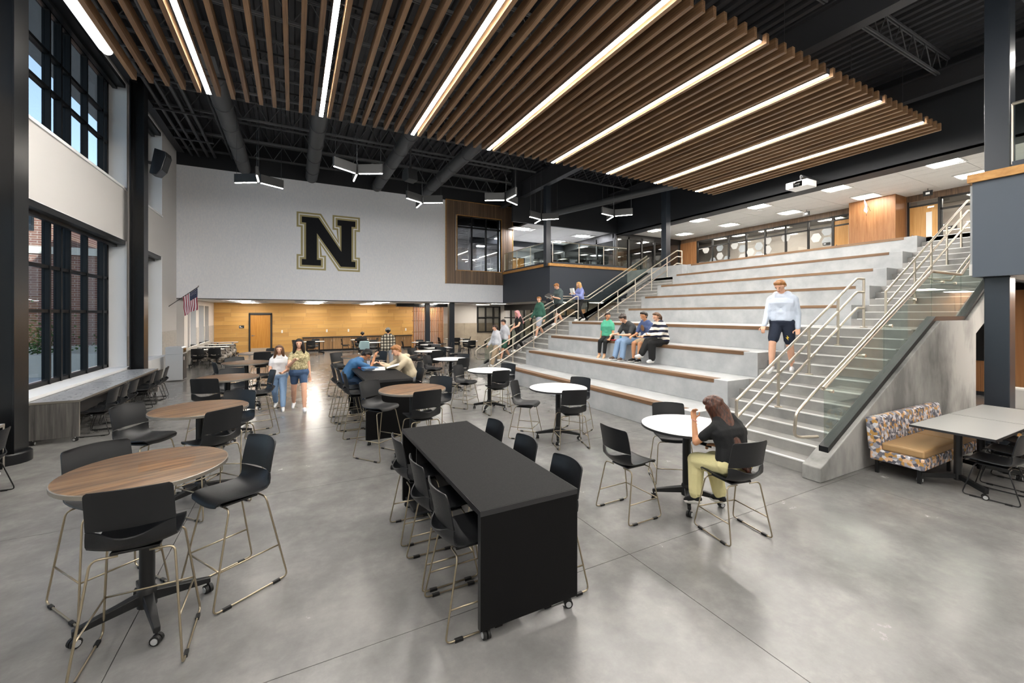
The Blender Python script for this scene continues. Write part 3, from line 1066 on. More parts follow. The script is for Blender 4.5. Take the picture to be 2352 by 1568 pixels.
# ================================================================== PENDANTS, DUCTS, PIPES
PEND = [((-.98, 15.5, 6.5), -90, 'near the window wall, over the walnut tables'), ((1.68, 13.2, 6.5), 90, 'left of the round ducts, above the aisle'), ((4.29, 15.5, 6.5), -150, 'in front of the timber framed window'),
        ((6.92, 13.7, 6.5), -90, 'beside the timber framed window, to its right'), ((9.72, 15.8, 6.5), 80, 'beside the navy balcony column'), ((12.13, 13.8, 6.5), 70, 'over the upper end of the stairs')]
for (p, rot, lab) in PEND:
    pd = thing('pendant_light', 'black three armed pendant light ' + lab, 'pendant light', p, R(rot), 'three armed pendant lights')
    for k in range(3):
        a = 2 * PI * k / 3
        d = Vector((math.cos(a), math.sin(a), 0))
        arm = MB().bar(d * .05 + Vector((0, 0, .15)), d * .78 + Vector((0, 0, .15)), .07, .27).build('arm', 'pendant_body', pd)
        MB().bar(d * .07 + Vector((0, 0, .008)), d * .77 + Vector((0, 0, .008)), .024, .016).build('light_strip', 'pendant_light', arm)
        MB().tube([d * .72 + Vector((0, 0, .28)), d * .72 + Vector((0, 0, 3.38))], .004, 4).build('wire', 'pipe_grey', pd)
    MB().tube([(0, 0, .28), (0, 0, 3.38)], .008, 5).build('cord', 'pipe_grey', pd)
for i, (x, y0) in enumerate(((-1.9, 12.9), (.75, 13.2), (3.7, 14.0), (6.15, 13.2))):
    d = thing('round_duct', 'dark grey round air duct, %s from the window wall' % ordn[i], 'duct', (x, 0, 8.72), group='round air ducts')
    MB().lathe([(.26, y0), (.26, 21.69)], n=20, axis='y').build('pipe', 'duct_grey', d, smooth=True)
    y = y0 + .8
    while y < 21.4:
        MB().lathe([(.26, y - .03), (.285, y - .02), (.285, y + .02), (.26, y + .03)], n=20, axis='y').build('band', 'duct_grey', d, smooth=True)
        y += 1.6
    MB().box(-.22, .22, y0 - .7, y0 + .1, -.22, .3).build('plenum', 'duct_grey', d)
for i, (x, z, r_) in enumerate(((-3.75, 8.95, .045), (-3.5, 8.95, .045), (-3.2, 9.0, .06), (-2.95, 9.0, .06), (-2.35, 9.05, .04))):
    p = MB().tube([(x, -6, z), (x, 21.6, z)], r_, 8).build('ceiling_pipe', 'pipe_grey', smooth=True)
    tag(p, 'grey pipe under the roof, %s from the window wall' % ordn[i], 'pipe', 'pipes under the roof')
for i, y in enumerate((13.4, 14.9, 17.0, 19.5)):
    t_ = MB(); t_.box(-3.95, -2.7, y - .03, y + .03, 8.85, 8.89)
    t_.tube([(-3.9, y, 8.87), (-3.9, y, 9.9)], .008, 4); t_.tube([(-2.75, y, 8.87), (-2.75, y, 9.9)], .008, 4)
    o = t_.build('pipe_hanger', 'pipe_grey'); tag(o, 'trapeze hanger carrying the pipes, %s along the window wall' % ordn[i], 'pipe hanger', 'trapeze pipe hangers')
dk = thing('long_duct', 'dark round duct above the far stairs', 'duct', (0, 0, 0))
MB().tube([(12.0, 18.6, 7.6), (16.0, 12.6, 8.3)], .16, 14).build('pipe', 'duct_grey', dk, smooth=True)
# strip lamp by the windows
lp = thing('strip_lamp', 'white tube lamp hanging beside the upper window', 'light', (-3.68, 0, 8.2))
MB().lathe([(.02, 6.0), (.1, 6.03), (.12, 6.1), (.12, 12.3), (.1, 12.45), (.02, 12.5)], n=18, axis='y').build('tube_shade', 'shade_white', lp, smooth=True)
MB().box(-.09, .09, 6.05, 12.45, .06, .16).build('housing', 'eave_grey', lp)
for y in (8, 11.6):
    MB().tube([(0, y, .15), (0, y, 1.6)], .006, 4).build('chain', 'chrome', lp)

# loudspeakers and projector
sp = thing('loudspeaker', 'dark grey loudspeaker on a bracket beside the narrow window', 'loudspeaker', (-3.72, 16.6, 7.0), R(-8))
MB().prism([(-.16, -.36), (.02, -.40), (.15, -.24), (.27, .20), (.25, .34), (-.03, .42)], 'y', -.2, .2).build('cabinet', 'column_navy', sp, bevel=.02)
MB().prism([(.155, -.225), (.272, .20), (.254, .33), (.262, .33), (.282, .20), (.165, -.23)], 'y', -.18, .18).build('grille', 'can_dark', sp)
b_ = MB(); b_.bar((-.14, 0, 0), (-.42, -.18, 0), .05, .08); b_.box(-.46, -.42, -.3, -.06, -.12, .12)
b_.build('bracket', 'duct_grey', sp)
sp = thing('loudspeaker', 'dark loudspeaker hanging under the joists before the white wall', 'loudspeaker', (3.9, 15.7, 7.35), R(20))
MB().prism([(-.2, 0), (-.14, .42), (.22, .42), (.28, .1), (.1, -.06)], 'x', -.2, .2).build('cabinet', 'can_dark', sp, bevel=.02)
MB().bar((0, 0, .42), (0, 0, 1.9), .06, .06).build('hanger', 'roof_black', sp)
pj = thing('projector', 'white projector hanging from the black fascia above the bleachers', 'projector', (16.0, 8.4, 6.9), R(90))
MB().box(-.36, .36, -.3, .3, -.11, .12).build('body', 'projector_white', pj, bevel=.025)
MB().lathe([(.10, .3), (.10, .36), (.07, .37)], (-.05, 0, 0), 20, 'y').build('lens', 'lens_black', pj, smooth=True)
MB().box(-.2, .1, .295, .305, -.09, .09).build('lens_panel', 'lens_black', pj)
v_ = MB()
for i in range(5):
    v_.box(.2, .33, .3, .304, -.07 + .03 * i, -.055 + .03 * i)
v_.build('vent', 'eave_grey', pj)
mt = MB(); mt.box(-.15, .15, -.1, .1, .12, .15); mt.tube([(0, 0, .15), (0, 0, .34)], .03, 10); mt.tube([(0, 0, .32), (0, -1.1, .32)], .06, 10)
mt.build('wall_mount', 'duct_grey', pj, smooth=True)

# ================================================================== UPPER CORRIDOR
wc = sroot('wall_corridor', 'corridor wall above the bleachers with teak panels', 'wall')
MB().box(23.0, 23.12, -6, 19.6, 7.03, 7.31).build('brown_strip', 'dark_board', wc)
MB().box(22.98, 23.12, 18.25, 19.6, UP, 7.03).build('teak_panel', 'teak_panel', wc)
MB().box(22.0, 23.1, 7.93, 9.56, UP, 7.29).build('teak_box', 'teak_panel', wc)
YW = [10.65 + 1.086 * i for i in range(8)]
wr = sroot('window_12', 'long black framed corridor window with hexagon graphics above the bleachers', 'window')
f = MB()
for y in YW:
    f.box(22.97, 23.07, y - .04, y + .04, UP, 7.03)
f.box(22.97, 23.07, 9.56, YW[-1], 6.95, 7.03); f.box(22.97, 23.07, YW[0], YW[-1], UP, UP + .08); f.box(22.97, 23.07, 9.56, YW[-1], 6.52, 6.59)
f.build('window_frame', 'frame_black', wr)
for a, b in zip(YW[:-1], YW[1:]):
    piece('pane', wr, 'office_glass', 23.02, 23.028, a + .04, b - .04, UP + .08, 6.52)
    piece('pane', wr, 'office_glass', 23.02, 23.028, a + .04, b - .04, 6.59, 6.95)
piece('pane', wr, 'office_glass', 23.02, 23.028, 9.6, YW[0] - .04, 6.59, 6.95)
# frosted hexagons
fz = bpy.data.materials.new('frost'); fz.use_nodes = True
n_, l_ = fz.node_tree.nodes, fz.node_tree.links
o_ = n_['Material Output']; tr = n_.new('ShaderNodeBsdfTransparent'); mx_ = n_.new('ShaderNodeMixShader'); mx_.inputs[0].default_value = .5
n_['Principled BSDF'].inputs['Base Color'].default_value = lin('#B9C2C8')
l_.new(tr.outputs[0], mx_.inputs[1]); l_.new(n_['Principled BSDF'].outputs[0], mx_.inputs[2]); l_.new(mx_.outputs[0], o_.inputs[0])
M['frost'] = fz
fz2 = fz.copy(); fz2.node_tree.nodes['Principled BSDF'].inputs['Base Color'].default_value = lin('#EDEDEA'); M['frost_white'] = fz2
for nm, m_, keep in (('hexagon_graphic', 'frost', 0.45), ('hexagon_graphic_white', 'frost_white', 0.35)):
    hx = MB()
    Rh = .27
    for i in range(16):
        for j in range(5):
            cy = YW[0] + .25 + i * Rh * 1.78
            cz = UP + .25 + (j + (.5 if i % 2 else 0)) * Rh * 1.9
            if cy > YW[-1] - .3 or cz > 6.45 or random.random() > keep:
                continue
            hx.prism([(cy + Rh * .9 * math.cos(PI / 3 * q), cz + Rh * .9 * math.sin(PI / 3 * q)) for q in range(6)], 'x', 23.008 if m_ == 'frost' else 23.004, 23.012)
    hx.build(nm, m_, wr)
def office_door(n, y0, y1, lab, par_lab):
    d = sroot('door_%d' % n, lab, 'door')
    MB().box(22.99, 23.05, y0, y1, UP + .01, 6.78).build('door_leaf', 'oak_light', d)
    w_ = MB().box(22.975, 23.0, y0 + .18, y0 + .36, UP + .9, 6.5).build('vision_panel', 'plate_white', d)
    h = MB(); h.bar((22.95, y1 - .1, UP + 1.0), (22.95, y1 - .22, UP + 1.0), .02, .02); h.box(22.95, 22.99, y1 - .12, y1 - .08, UP + .95, UP + 1.05)
    h.build('door_handle', 'chrome', d)
    MB().box(22.93, 22.99, y0 + .1, y0 + .3, 6.66, 6.72).build('door_closer', 'chrome', d)
    f = MB(); f.box(22.95, 23.07, y0 - .07, y0, UP, 7.03); f.box(22.95, 23.07, y1, y1 + .07, UP, 7.03); f.box(22.95, 23.07, y0, y1, 6.78, 6.84)
    f.build('door_frame', 'frame_black', d)
    piece('pane', d, 'office_glass', 23.02, 23.028, y0, y1, 6.84, 7.0)
office_door(2, 9.63, 10.58, 'oak office door at the end of the hexagon window', '')
office_door(3, 6.94, 7.82, 'oak office door beside the teak box, above the stairs', '')
wr = sroot('window_13', 'black framed office window beside the teak box and door, above the stairs', 'window')
f = MB()
for y in (1.0, 2.2, 3.4, 4.6, 5.8, 6.86):
    f.box(22.97, 23.07, y - .04, y + .04, UP, 7.03)
f.box(22.97, 23.07, -6, 6.9, 6.95, 7.03); f.box(22.97, 23.07, -6, 6.9, 6.52, 6.59); f.box(22.97, 23.07, -6, 6.9, UP, UP + .08)
f.build('window_frame', 'frame_black', wr)
for a, b in ((-6, 1), (1, 2.2), (2.2, 3.4), (3.4, 4.6), (4.6, 5.8), (5.8, 6.86)):
    piece('pane', wr, 'office_glass', 23.02, 23.028, a + .04, b - .04, UP + .08, 6.52)
    piece('pane', wr, 'office_glass', 23.02, 23.028, a + .04, b - .04, 6.59, 6.95)
for i, y in enumerate((1.0, 3.6, 6.2, 11.4, 14.0, 16.6)):
    troffer(24.6, y, 7.285, 'ceiling light inside the %s office behind the corridor glass' % rowname[i], 'office ceiling lights', .5, .4)
for i, (y, z, lab) in enumerate(((10.9, 5.75, 'by the hexagon window door'), (6.55, 5.75, 'right of the teak box door'))):
    s_ = thing('room_sign', 'black office name sign ' + lab, 'sign', (22.95, y, z))
    MB().box(-.01, .01, -.16, .16, -.06, .06).build('plate', 'sign_black', s_)
    MB().box(-.014, -.009, .02, .12, -.02, .02).build('raised_lettering', 'sign_white', s_)
for i, (x, y, lab) in enumerate(((21.6, 11.1, 'near the hexagon window'), (22.2, 7.0, 'beside the teak box'))):
    s_ = thing('ceiling_sign', 'small black hanging sign ' + lab, 'sign', (x, y, 7.1))
    MB().box(-.015, .015, -.14, .14, -.1, .1).build('plate', 'sign_black', s_)
    MB().box(-.019, -.014, -.06, .06, -.04, .04).build('raised_lettering', 'sign_white', s_)
    MB().tube([(0, 0, .1), (0, 0, .2)], .01, 6).build('stem', 'sign_black', s_)
sd = MB().lathe([(.14, -.04), (.15, -.01), (.06, .0)], (19.6, 12.1, 7.285), 16).build('smoke_detector', 'plate_white', smooth=True)
tag(sd, 'round white detector dome on the upper corridor ceiling', 'detector')


def flag(lab, loc, rz, scale, droop):
    """small striped flag with a starred canton on a pole"""
    f = thing('flag', lab, 'flag', loc, rz)
    L = 1.25 * scale
    d = Vector((0, math.cos(R(40)), math.sin(R(40))))
    MB().tube([(0, 0, 0), d * L], .012 * scale, 8).build('pole', 'frame_black', f, smooth=True)
    MB().lathe([(.0, 0), (.025 * scale, .02), (.0, .05)], tuple(d * L), 8).build('finial', 'edge_metal', f)
    W, Hh = .62 * scale, .9 * scale
    def pt(u, v):
        # u along the pole from the tip, v hanging down
        p = d * (L - .04 - u * W)
        fold = .05 * scale * math.sin(v * 9 + u * 6) * v
        return p + Vector((fold, -.04 * v * math.sin(u * 5), -v * Hh * (1 - .18 * u)))
    for s in range(13):
        mb = MB(); K = 10
        for k in range(K):
            v0, v1 = k / K, (k + 1) / K
            if s < 7 and v1 <= .42:
                continue
            vs = [pt(s / 13, v0), pt((s + 1) / 13, v0), pt((s + 1) / 13, v1), pt(s / 13, v1)]
            mb.add([tuple(q) for q in vs], [(0, 1, 2, 3)])
        mb.build('stripe', 'flag_red' if s % 2 == 0 else 'flag_white', f)
    mb = MB(); K = 5
    for k in range(K):
        v0, v1 = .42 * k / K, .42 * (k + 1) / K
        mb.add([tuple(pt(a, b)) for a, b in ((0, v0), (7 / 13, v0), (7 / 13, v1), (0, v1))], [(0, 1, 2, 3)])
    cn = mb.build('canton', 'flag_blue', f)
    st = MB()
    for i in range(5):
        for j in range(5):
            c = pt(.04 + i * .1, .04 + j * .08)
            for sx_ in (-.006, .006):
                st.add([tuple(c + Vector((sx_, a * .011 * scale, b * .011 * scale))) for a, b in ((0, 1.3), (.5, .3), (1.3, .3), (.6, -.2), (.9, -1.1), (0, -.5), (-.9, -1.1), (-.6, -.2), (-1.3, .3), (-.5, .3))], [tuple(range(10))])
    st.build('stars', 'flag_white', cn, fix=False)
    return f


flag('striped flag on a pole fixed to the window wall near the white wall corner', (-4.2, 20.1, 2.62), R(-62), 1.0, 1)
flag('small striped flag hanging on the teak box of the upper corridor', (21.95, 8.75, 6.75), R(90), .6, 1)

# glazed partition upstairs, behind the balcony
pr = thing('glass_partition', 'dark framed glass partition across the upstairs lounge', 'partition', (0, 0, 0), kind='structure')
f = MB()
for x in (17.3, 18.4, 19.5, 20.6, 21.7, 22.9):
    f.box(x - .06, x + .06, 19.55, 19.67, UP, 7.1)
f.box(17.2, 23, 19.55, 19.67, 6.95, 7.3); f.box(17.2, 23, 19.55, 19.67, UP, UP + .1)
f.build('frame', 'frame_black', pr)
for a, b in ((17.36, 18.34), (18.46, 19.44), (19.56, 20.54), (20.66, 21.64), (21.76, 22.84)):
    piece('pane', pr, 'lounge_glass', a, b, 19.6, 19.61, UP + .1, 6.95)
pr = thing('glass_partition', 'dark framed glass partition beside the upstairs lounge beam', 'partition', (0, 0, 0), kind='structure')
f = MB()
for y in (19.4, 21.2, 23.0, 24.8, 26.6, 28.4):
    f.box(17.2, 17.32, y - .06, y + .06, UP, 7.1)
f.box(17.2, 17.32, 19.4, 30, 6.8, 7.3); f.box(17.2, 17.32, 19.4, 30, UP, UP + .1)
f.build('frame', 'frame_black', pr)
for a, b in ((19.46, 21.14), (21.26, 22.94), (23.06, 24.74), (24.86, 26.54), (26.66, 28.34)):
    piece('pane', pr, 'lounge_glass', 17.25, 17.26, a, b, UP + .1, 6.8)
bm_ = MB().box(10.1, 17.2, 24.9, 25.2, 6.95, 7.29).build('ceiling_beam', 'black_paint'); tag(bm_, 'black beam under the upstairs lounge ceiling', 'beam', kind='structure')
lw = struct('wall_lounge', MB().box(10.9, 17.2, 29.0, 29.2, UP, 7.3), 'white_paint')
d4 = sroot('door_4', 'oak door on the white wall of the upstairs lounge', 'door')
MB().box(15.2, 16.2, 28.93, 29.0, UP, UP + 2.15).build('door_leaf', 'oak_door', d4)
f = MB(); f.box(15.13, 15.2, 28.9, 29.0, UP, UP + 2.2); f.box(16.2, 16.27, 28.9, 29.0, UP, UP + 2.2); f.box(15.13, 16.27, 28.9, 29.0, UP + 2.15, UP + 2.2)
f.build('door_frame', 'frame_black', d4)
MB().box(23.15, 25.95, -5.9, 19.4, UP, UP + .004).build('office_floor', 'ceiling_tile', wc)
lw2 = struct('wall_lounge_back', MB().box(XW + .3, 10.9, 26.0, 26.2, UP, 7.3), 'cream_paint')

# ================================================================== DINING ZONE WALLS
tw = struct('wall_tan', MB().box(8.6, 13.6, 27.0, 27.2, 1.72, 3.0), 'cream_paint')
for i in range(5):
    for j in range(2):
        piece('tile', tw, 'tan_tile', 8.6 + i * .92, 8.6 + i * .92 + .914, 26.97, 27.2, .86 * j + .003, .86 * (j + 1) - .003)
wr = sroot('window_14', 'black framed window in the tan tiled wall', 'window')
f = MB()
for x in (11.4, 12.0, 12.6, 13.1):
    f.box(x - .05, x + .05, 26.9, 27.0, 1.1, 2.85)
for z in (1.1, 2.1, 2.85):
    f.box(11.35, 13.15, 26.9, 27.0, z - .04, z + .04)
f.build('window_frame', 'frame_black', wr)
for a, b in ((11.45, 11.95), (12.05, 12.55), (12.65, 13.05)):
    piece('pane', wr, 'office_glass', a, b, 26.94, 26.95, 1.14, 2.81)
gp = thing('glass_partition', 'dark framed glazed storefront under the navy balcony', 'partition', (0, 0, 0), kind='structure')
f = MB()
y = 17.5
while y < 26.9:
    f.box(13.5, 13.6, y - .05, y + .05, 0, 2.7)
    y += .95
f.box(13.5, 13.6, 17.4, 27, 2.6, 3.0); f.box(13.5, 13.6, 17.4, 27, 0, .12); f.box(13.5, 13.6, 17.4, 27, 2.05, 2.12)
f.build('frame', 'frame_black', gp)
y = 17.5
while y < 26.0:
    piece('pane', gp, 'office_glass', 13.54, 13.55, y + .05, y + .9, .12, 2.05)
    piece('pane', gp, 'office_glass', 13.54, 13.55, y + .05, y + .9, 2.12, 2.6)
    y += .95
struct('wall_storefront', MB().box(17.0, 17.2, 16.9, 30, 0, 3.0), 'tan_tile')
ps = thing('slat_screen', 'vertical timber slat screen beside the plank wall', 'screen', (0, 0, 0))
x = 6.65
while x < 8.55:
    piece('slat', ps, 'screen_wood', x, x + .045, 26.0, 26.1, .0, 2.8)
    x += .105
for z in (.5, 1.2, 1.9, 2.5):
    MB().box(6.6, 8.6, 26.1, 26.13, z, z + .03).build('cross_rail', 'frame_black', ps)
MB().box(5.6, 8.9, 25.9, 26.2, 2.8, 3.0).build('head_beam', 'steel_black', ps)
ex = thing('exit_sign', 'red lit exit sign seen through the timber screen', 'sign', (7.75, 26.7, 2.5))
MB().box(-.18, .18, -.02, .02, -.1, .1).build('face', 'exit_red', ex)
cu_ = bpy.data.curves.new('exit_lettering', 'FONT'); cu_.body = 'EXIT'; cu_.size = .17; cu_.align_x = 'CENTER'; cu_.align_y = 'CENTER'; cu_.extrude = .003
cu_.materials.append(M['sign_white'])
eo = bpy.data.objects.new('lettering_curve', cu_); COL.objects.link(eo)
me_ = bpy.data.meshes.new_from_object(eo.evaluated_get(bpy.context.evaluated_depsgraph_get())); bpy.data.objects.remove(eo); bpy.data.curves.remove(cu_)
eo = obj('lettering', me_, ex, (0, -.024, 0)); eo.rotation_euler = (R(90), 0, 0)
MB().tube([(0, 0, .1), (0, 0, .5)], .012, 6).build('stem', 'sign_black', ex)
# sideboard cabinets along the plank wall
for i in range(6):
    x0 = .55 + i * 1.12
    c = thing('base_cabinet', 'brown wood base cabinet along the plank wall, %s from the oak door' % ordn[i], 'cabinet', (x0, 28.85, 0), group='base cabinets along the plank wall')
    MB().box(0, 1.11, .02, .44, .1, .86).build('body', 'frame_black', c)
    MB().box(0, 1.11, .08, .44, 0, .1).build('kick', 'black_paint', c)
    for s in (0, 1):
        d = MB().box(.01 + .555 * s, .545 + .555 * s, 0, .02, .12, .84).build('door', 'cabinet_wood', c)
        MB().bar((.49 + .13 * s, -.02, .6), (.49 + .13 * s, -.02, .75), .012, .012).build('handle', 'stainless', d)
ct = MB().box(.5, 7.3, 28.8, 29.29, .86, .9).build('worktop', 'edge_black'); tag(ct, 'long black worktop over the brown base cabinets', 'worktop')

# right hand corridor below the slate balcony
tk = sroot('wall_teak', 'teak panelled wall behind the navy column', 'wall')
for i in range(10):
    piece('teak_board', tk, 'teak_panel', 17.4, 17.5, -4 + i * .93, -4 + i * .93 + .924, .12, 2.98)
MB().box(17.42, 17.5, -4, 5.25, 0, .12).build('kick', 'black_paint', tk)
MB().box(17.36, 17.4, 4.05, 4.75, 1.0, 2.2).build('wall_display', 'lens_black', tk)
sf = thing('lounge_sofa', 'pale grey lounge sofa behind the navy column', 'sofa', (13.6, 2.45, 0), R(0))
MB().box(-.9, .9, -.42, .42, .12, .42).build('seat_base', 'sofa_grey', sf, bevel=.04)
MB().box(-.9, -.66, -.42, .42, .42, .86).build('backrest', 'sofa_grey', sf, bevel=.04)
MB().box(-.64, .9, .26, .42, .42, .66).build('arm', 'sofa_grey', sf, bevel=.03)
MB().box(-.85, .85, -.38, .38, 0, .12).build('plinth', 'black_paint', sf)
ctb = thing('coffee_table', 'low white round coffee table by the concrete wall end', 'table', (12.3, 2.75, 0))
MB().lathe([(.36, .40), (.38, .41), (.38, .43), (.36, .44)], n=28).build('table_top', 'laminate_white', ctb, smooth=True)
MB().lathe([(.2, 0), (.2, .02), (.04, .04), (.04, .4)], n=20).build('pedestal', 'cap_wood', ctb, smooth=True)

# ================================================================== OUTSIDE THE WINDOWS
gd = struct('ground_outside', MB().box(-60, -4.9, -30, 60, -.4, -.1), 'paving', label='pale paving outside the windows', cat='ground')
bd = thing('brick_building', 'red brick building with a stone band outside the tall window', 'building', (0, 0, 0), kind='structure')
MB().box(-16, -9.35, 26, 36, .9, 9.2).build('tall_wall', 'brick_wall', bd)
MB().box(-9.35, -5.6, 26.01, 36, .9, 5.0).build('low_wall', 'brick_wall', bd)
MB().box(-16, -5.6, 25.95, 26.01, 5.0, 5.32).build('stone_band', 'stone_band', bd)
MB().box(-9.3, -5.55, 25.9, 36, 5.0, 5.34).build('coping', 'stone_band', bd)
MB().box(-16, -5.6, 25.93, 36, -.1, .9).build('stone_plinth', 'stone_band', bd)
for x in (-12.2, -11.0):
    w_ = MB().box(x, x + .9, 25.97, 26.02, 6.0, 7.8).build('window', 'frame_black', bd)
    MB().box(x + .06, x + .84, 25.955, 25.972, 6.06, 7.74).build('pane', 'lens_black', w_)
pw = MB().box(-16, -5.5, 22.6, 23.1, -.1, .75).build('planter_wall', 'stone_band', bevel=.01); tag(pw, 'low concrete planter wall outside the tall window', 'wall', kind='structure')
def hedge(x, y, z, r_, n, lab):
    rng = random.Random(int(x * 10))
    mb = MB()
    for i in range(n):
        a, b, c = rng.gauss(0, .5), rng.gauss(0, .5), rng.gauss(0, .5)
        p = Vector((x + a * r_, y + b * r_ * .6, z + abs(c) * r_ * 1.2))
        q = Vector((rng.uniform(-1, 1), rng.uniform(-1, 1), rng.uniform(-.3, 1))).normalized() * .11
        s = q.cross(Vector((rng.uniform(-1, 1), .3, rng.uniform(-1, 1)))).normalized() * .045
        mb.add([p, p + q * .5 + s, p + q, p + q * .5 - s], [(0, 1, 2, 3)])
    sh = thing('garden_shrub', lab, 'shrub', (0, 0, 0))
    f_ = mb.build('foliage', 'hedge_green', sh, fix=False); f_['kind'] = 'stuff'
    MB().tube([(x, y, 0), (x, y, z + r_ * .5)], .03, 6, r2=.012).build('stem', 'dark_board', sh)
hedge(-9.3, 24.2, .7, 1.0, 700, 'leafy green shrub outside, behind the middle window panes')
hedge(-6.9, 24.6, .6, .6, 500, 'smaller leafy green shrub outside, behind the window panes near the reveal')
ev = MB().box(-6.6, -4.8, -6, 30, 9.62, 9.9).build('roof_eave', 'eave_grey'); tag(ev, 'grey roof overhang outside the upper windows', 'eave', kind='structure')


# ================================================================== FURNITURE
def shell_meshes():
    C = 13
    ts = [-1 + 2 * i / (C - 1) for i in range(C)]

    def lens(t):
        return max(0.0, 1 - (t / .74) ** 2)
    seat = [(.225, -.040, .185), (.220, -.018, .205), (.195, -.002, .218), (.14, .0, .226), (.06, -.006, .230), (-.03, -.010, .232), (-.11, -.008, .232), (-.165, .006, .231), (-.202, .042, .230), (-.220, .092, .229), (-.229, .140, .228)]
    back = [(-.229, .144, .228), (-.234, .17, .228), (-.243, .22, .227), (-.255, .28, .226), (-.268, .335, .225), (-.279, .380, .224), (-.283, .397, .218), (-.286, .407, .203)]
    out = []
    for kind, prof in (('seat', seat), ('back', back)):
        bm = bmesh.new()
        grid = []
        for i, (y, z, hw) in enumerate(prof):
            row = []
            for t in ts:
                wrap = t * t
                if kind == 'seat':
                    a = min(1, max(0, (i - 6) / 4))          # 0 on the pan, 1 at the rim
                    zz = z + .020 * wrap * (1 - a) + (0 if i < 9 else -.040 * lens(t) * (i - 8) / 2)
                    yy = y + .045 * wrap * a - .052 * lens(t) * max(0, (i - 7)) / 3
                    zz -= .026 * (1 - wrap) * min(1, max(0, i - 2) / 4) * (1 - max(0, i - 7) / 4)
                else:
                    zz, yy = z, y + .045 * wrap
                    zz += .006 * (1 - wrap) if i == len(prof) - 1 else 0
                row.append(bm.verts.new((hw * t, yy, zz)))
            grid.append(row)
        for i in range(len(prof) - 1):
            for j in range(C - 1):
                bm.faces.new((grid[i][j], grid[i][j + 1], grid[i + 1][j + 1], grid[i + 1][j]))
        bmesh.ops.recalc_face_normals(bm, faces=bm.faces[:])
        bmesh.ops.solidify(bm, geom=bm.faces[:], thickness=.011)
        bmesh.ops.recalc_face_normals(bm, faces=bm.faces[:])
        me = bpy.data.meshes.new(kind + '_shell'); bm.to_mesh(me); bm.free()
        me.materials.append(M['shell_black'])
        me.polygons.foreach_set('use_smooth', [True] * len(me.polygons))
        me.set_sharp_from_angle(angle=R(50))
        out.append(me)
    return out


SEAT_ME, BACK_ME = shell_meshes()


def make_chair(name, hs, rod, wb, yf, yr, foot, rr):
    c = thing(name, 'chair', 'chair')
    obj('seat', SEAT_ME, c, (0, 0, hs)); obj('backrest', BACK_ME, c, (0, 0, hs))
    MB().box(-.13, .13, -.13, .15, hs - .058, hs - .040).build('seat_pan', 'rod_black', c, bevel=.006)
    zt = hs - .055
    for s in (-1, 1):
        p = [(s * .08, .14, zt), (s * .215, .14, zt), (s * wb, yf, .012), (s * wb, yr, .012), (s * .215, -.15, zt), (s * .08, -.15, zt)]
        l_ = MB().tube(arc(p, .045, 4), rr, 8).build('sled_leg', rod, c, smooth='all')
        for y in (yf - .10, yr + .10):
            MB().box(s * wb - .012, s * wb + .012, y - .03, y + .03, 0, .02).build('glide', 'rubber', l_)
    if foot:
        k = 1 - foot / zt

        def on(s, top, bot):
            return (s * (.215 + (wb - .215) * k), top + (bot - top) * k, foot)
        p = [on(-1, -.15, yr), on(-1, .14, yf), on(1, .14, yf), on(1, -.15, yr)]
        MB().tube(p[:2], rr * .9, 6).build('side_stretcher', rod, c, smooth='all')
        MB().tube(p[1:3], rr * .9, 6).build('footrest', rod, c, smooth='all')
        MB().tube(p[2:], rr * .9, 6).build('side_stretcher', rod, c, smooth='all')
    return c


PROTO = {'bar': make_chair('bar_chair', .80, 'brass_rod', .285, .29, -.30, .30, .0075),
         'counter': make_chair('counter_chair', .62, 'brass_rod', .27, .25, -.26, .22, .007),
         'low': make_chair('sled_chair', .45, 'rod_black', .26, .24, -.26, 0, .007)}
USED = set()


def chair(kind, x, y, face, label, group, z=0):
    """face: world angle in degrees that the sitter looks towards (0 = +x, 90 = +y)"""
    rz = R(face - 90)
    p = PROTO[kind]
    if kind not in USED:
        USED.add(kind)
        p.location = (x, y, z); p.rotation_euler = (0, 0, rz); p['label'] = label; p['group'] = group
        return p
    return dup(p, (x, y, z), rz, label, group)


def casters(parent, pts, zleg, kind='black'):
    for (x, y, a) in pts:
        w_ = MB()
        d = Vector((math.cos(a), math.sin(a), 0)); n = Vector((-d.y, d.x, 0))
        for s in (-1, 1):
            q = Vector((x, y, .034)) + n * (s * .016)
            w_.tube([q - n * .011, q + n * .011], .034, 14)
        c = w_.build('caster', 'rubber', parent, smooth=True)
        h = MB()
        for s in (-1, 1):
            q = Vector((x, y, .034)) + n * (s * .029)
            h.tube([q - n * .003, q + n * .003], .022, 12)
        h.build('wheel_cap', 'caster_grey', c)
        MB().tube([(x, y, .05), (x, y, zleg)], .010, 8).build('caster_stem', 'chrome' if kind == 'chrome' else 'rod_black', c)


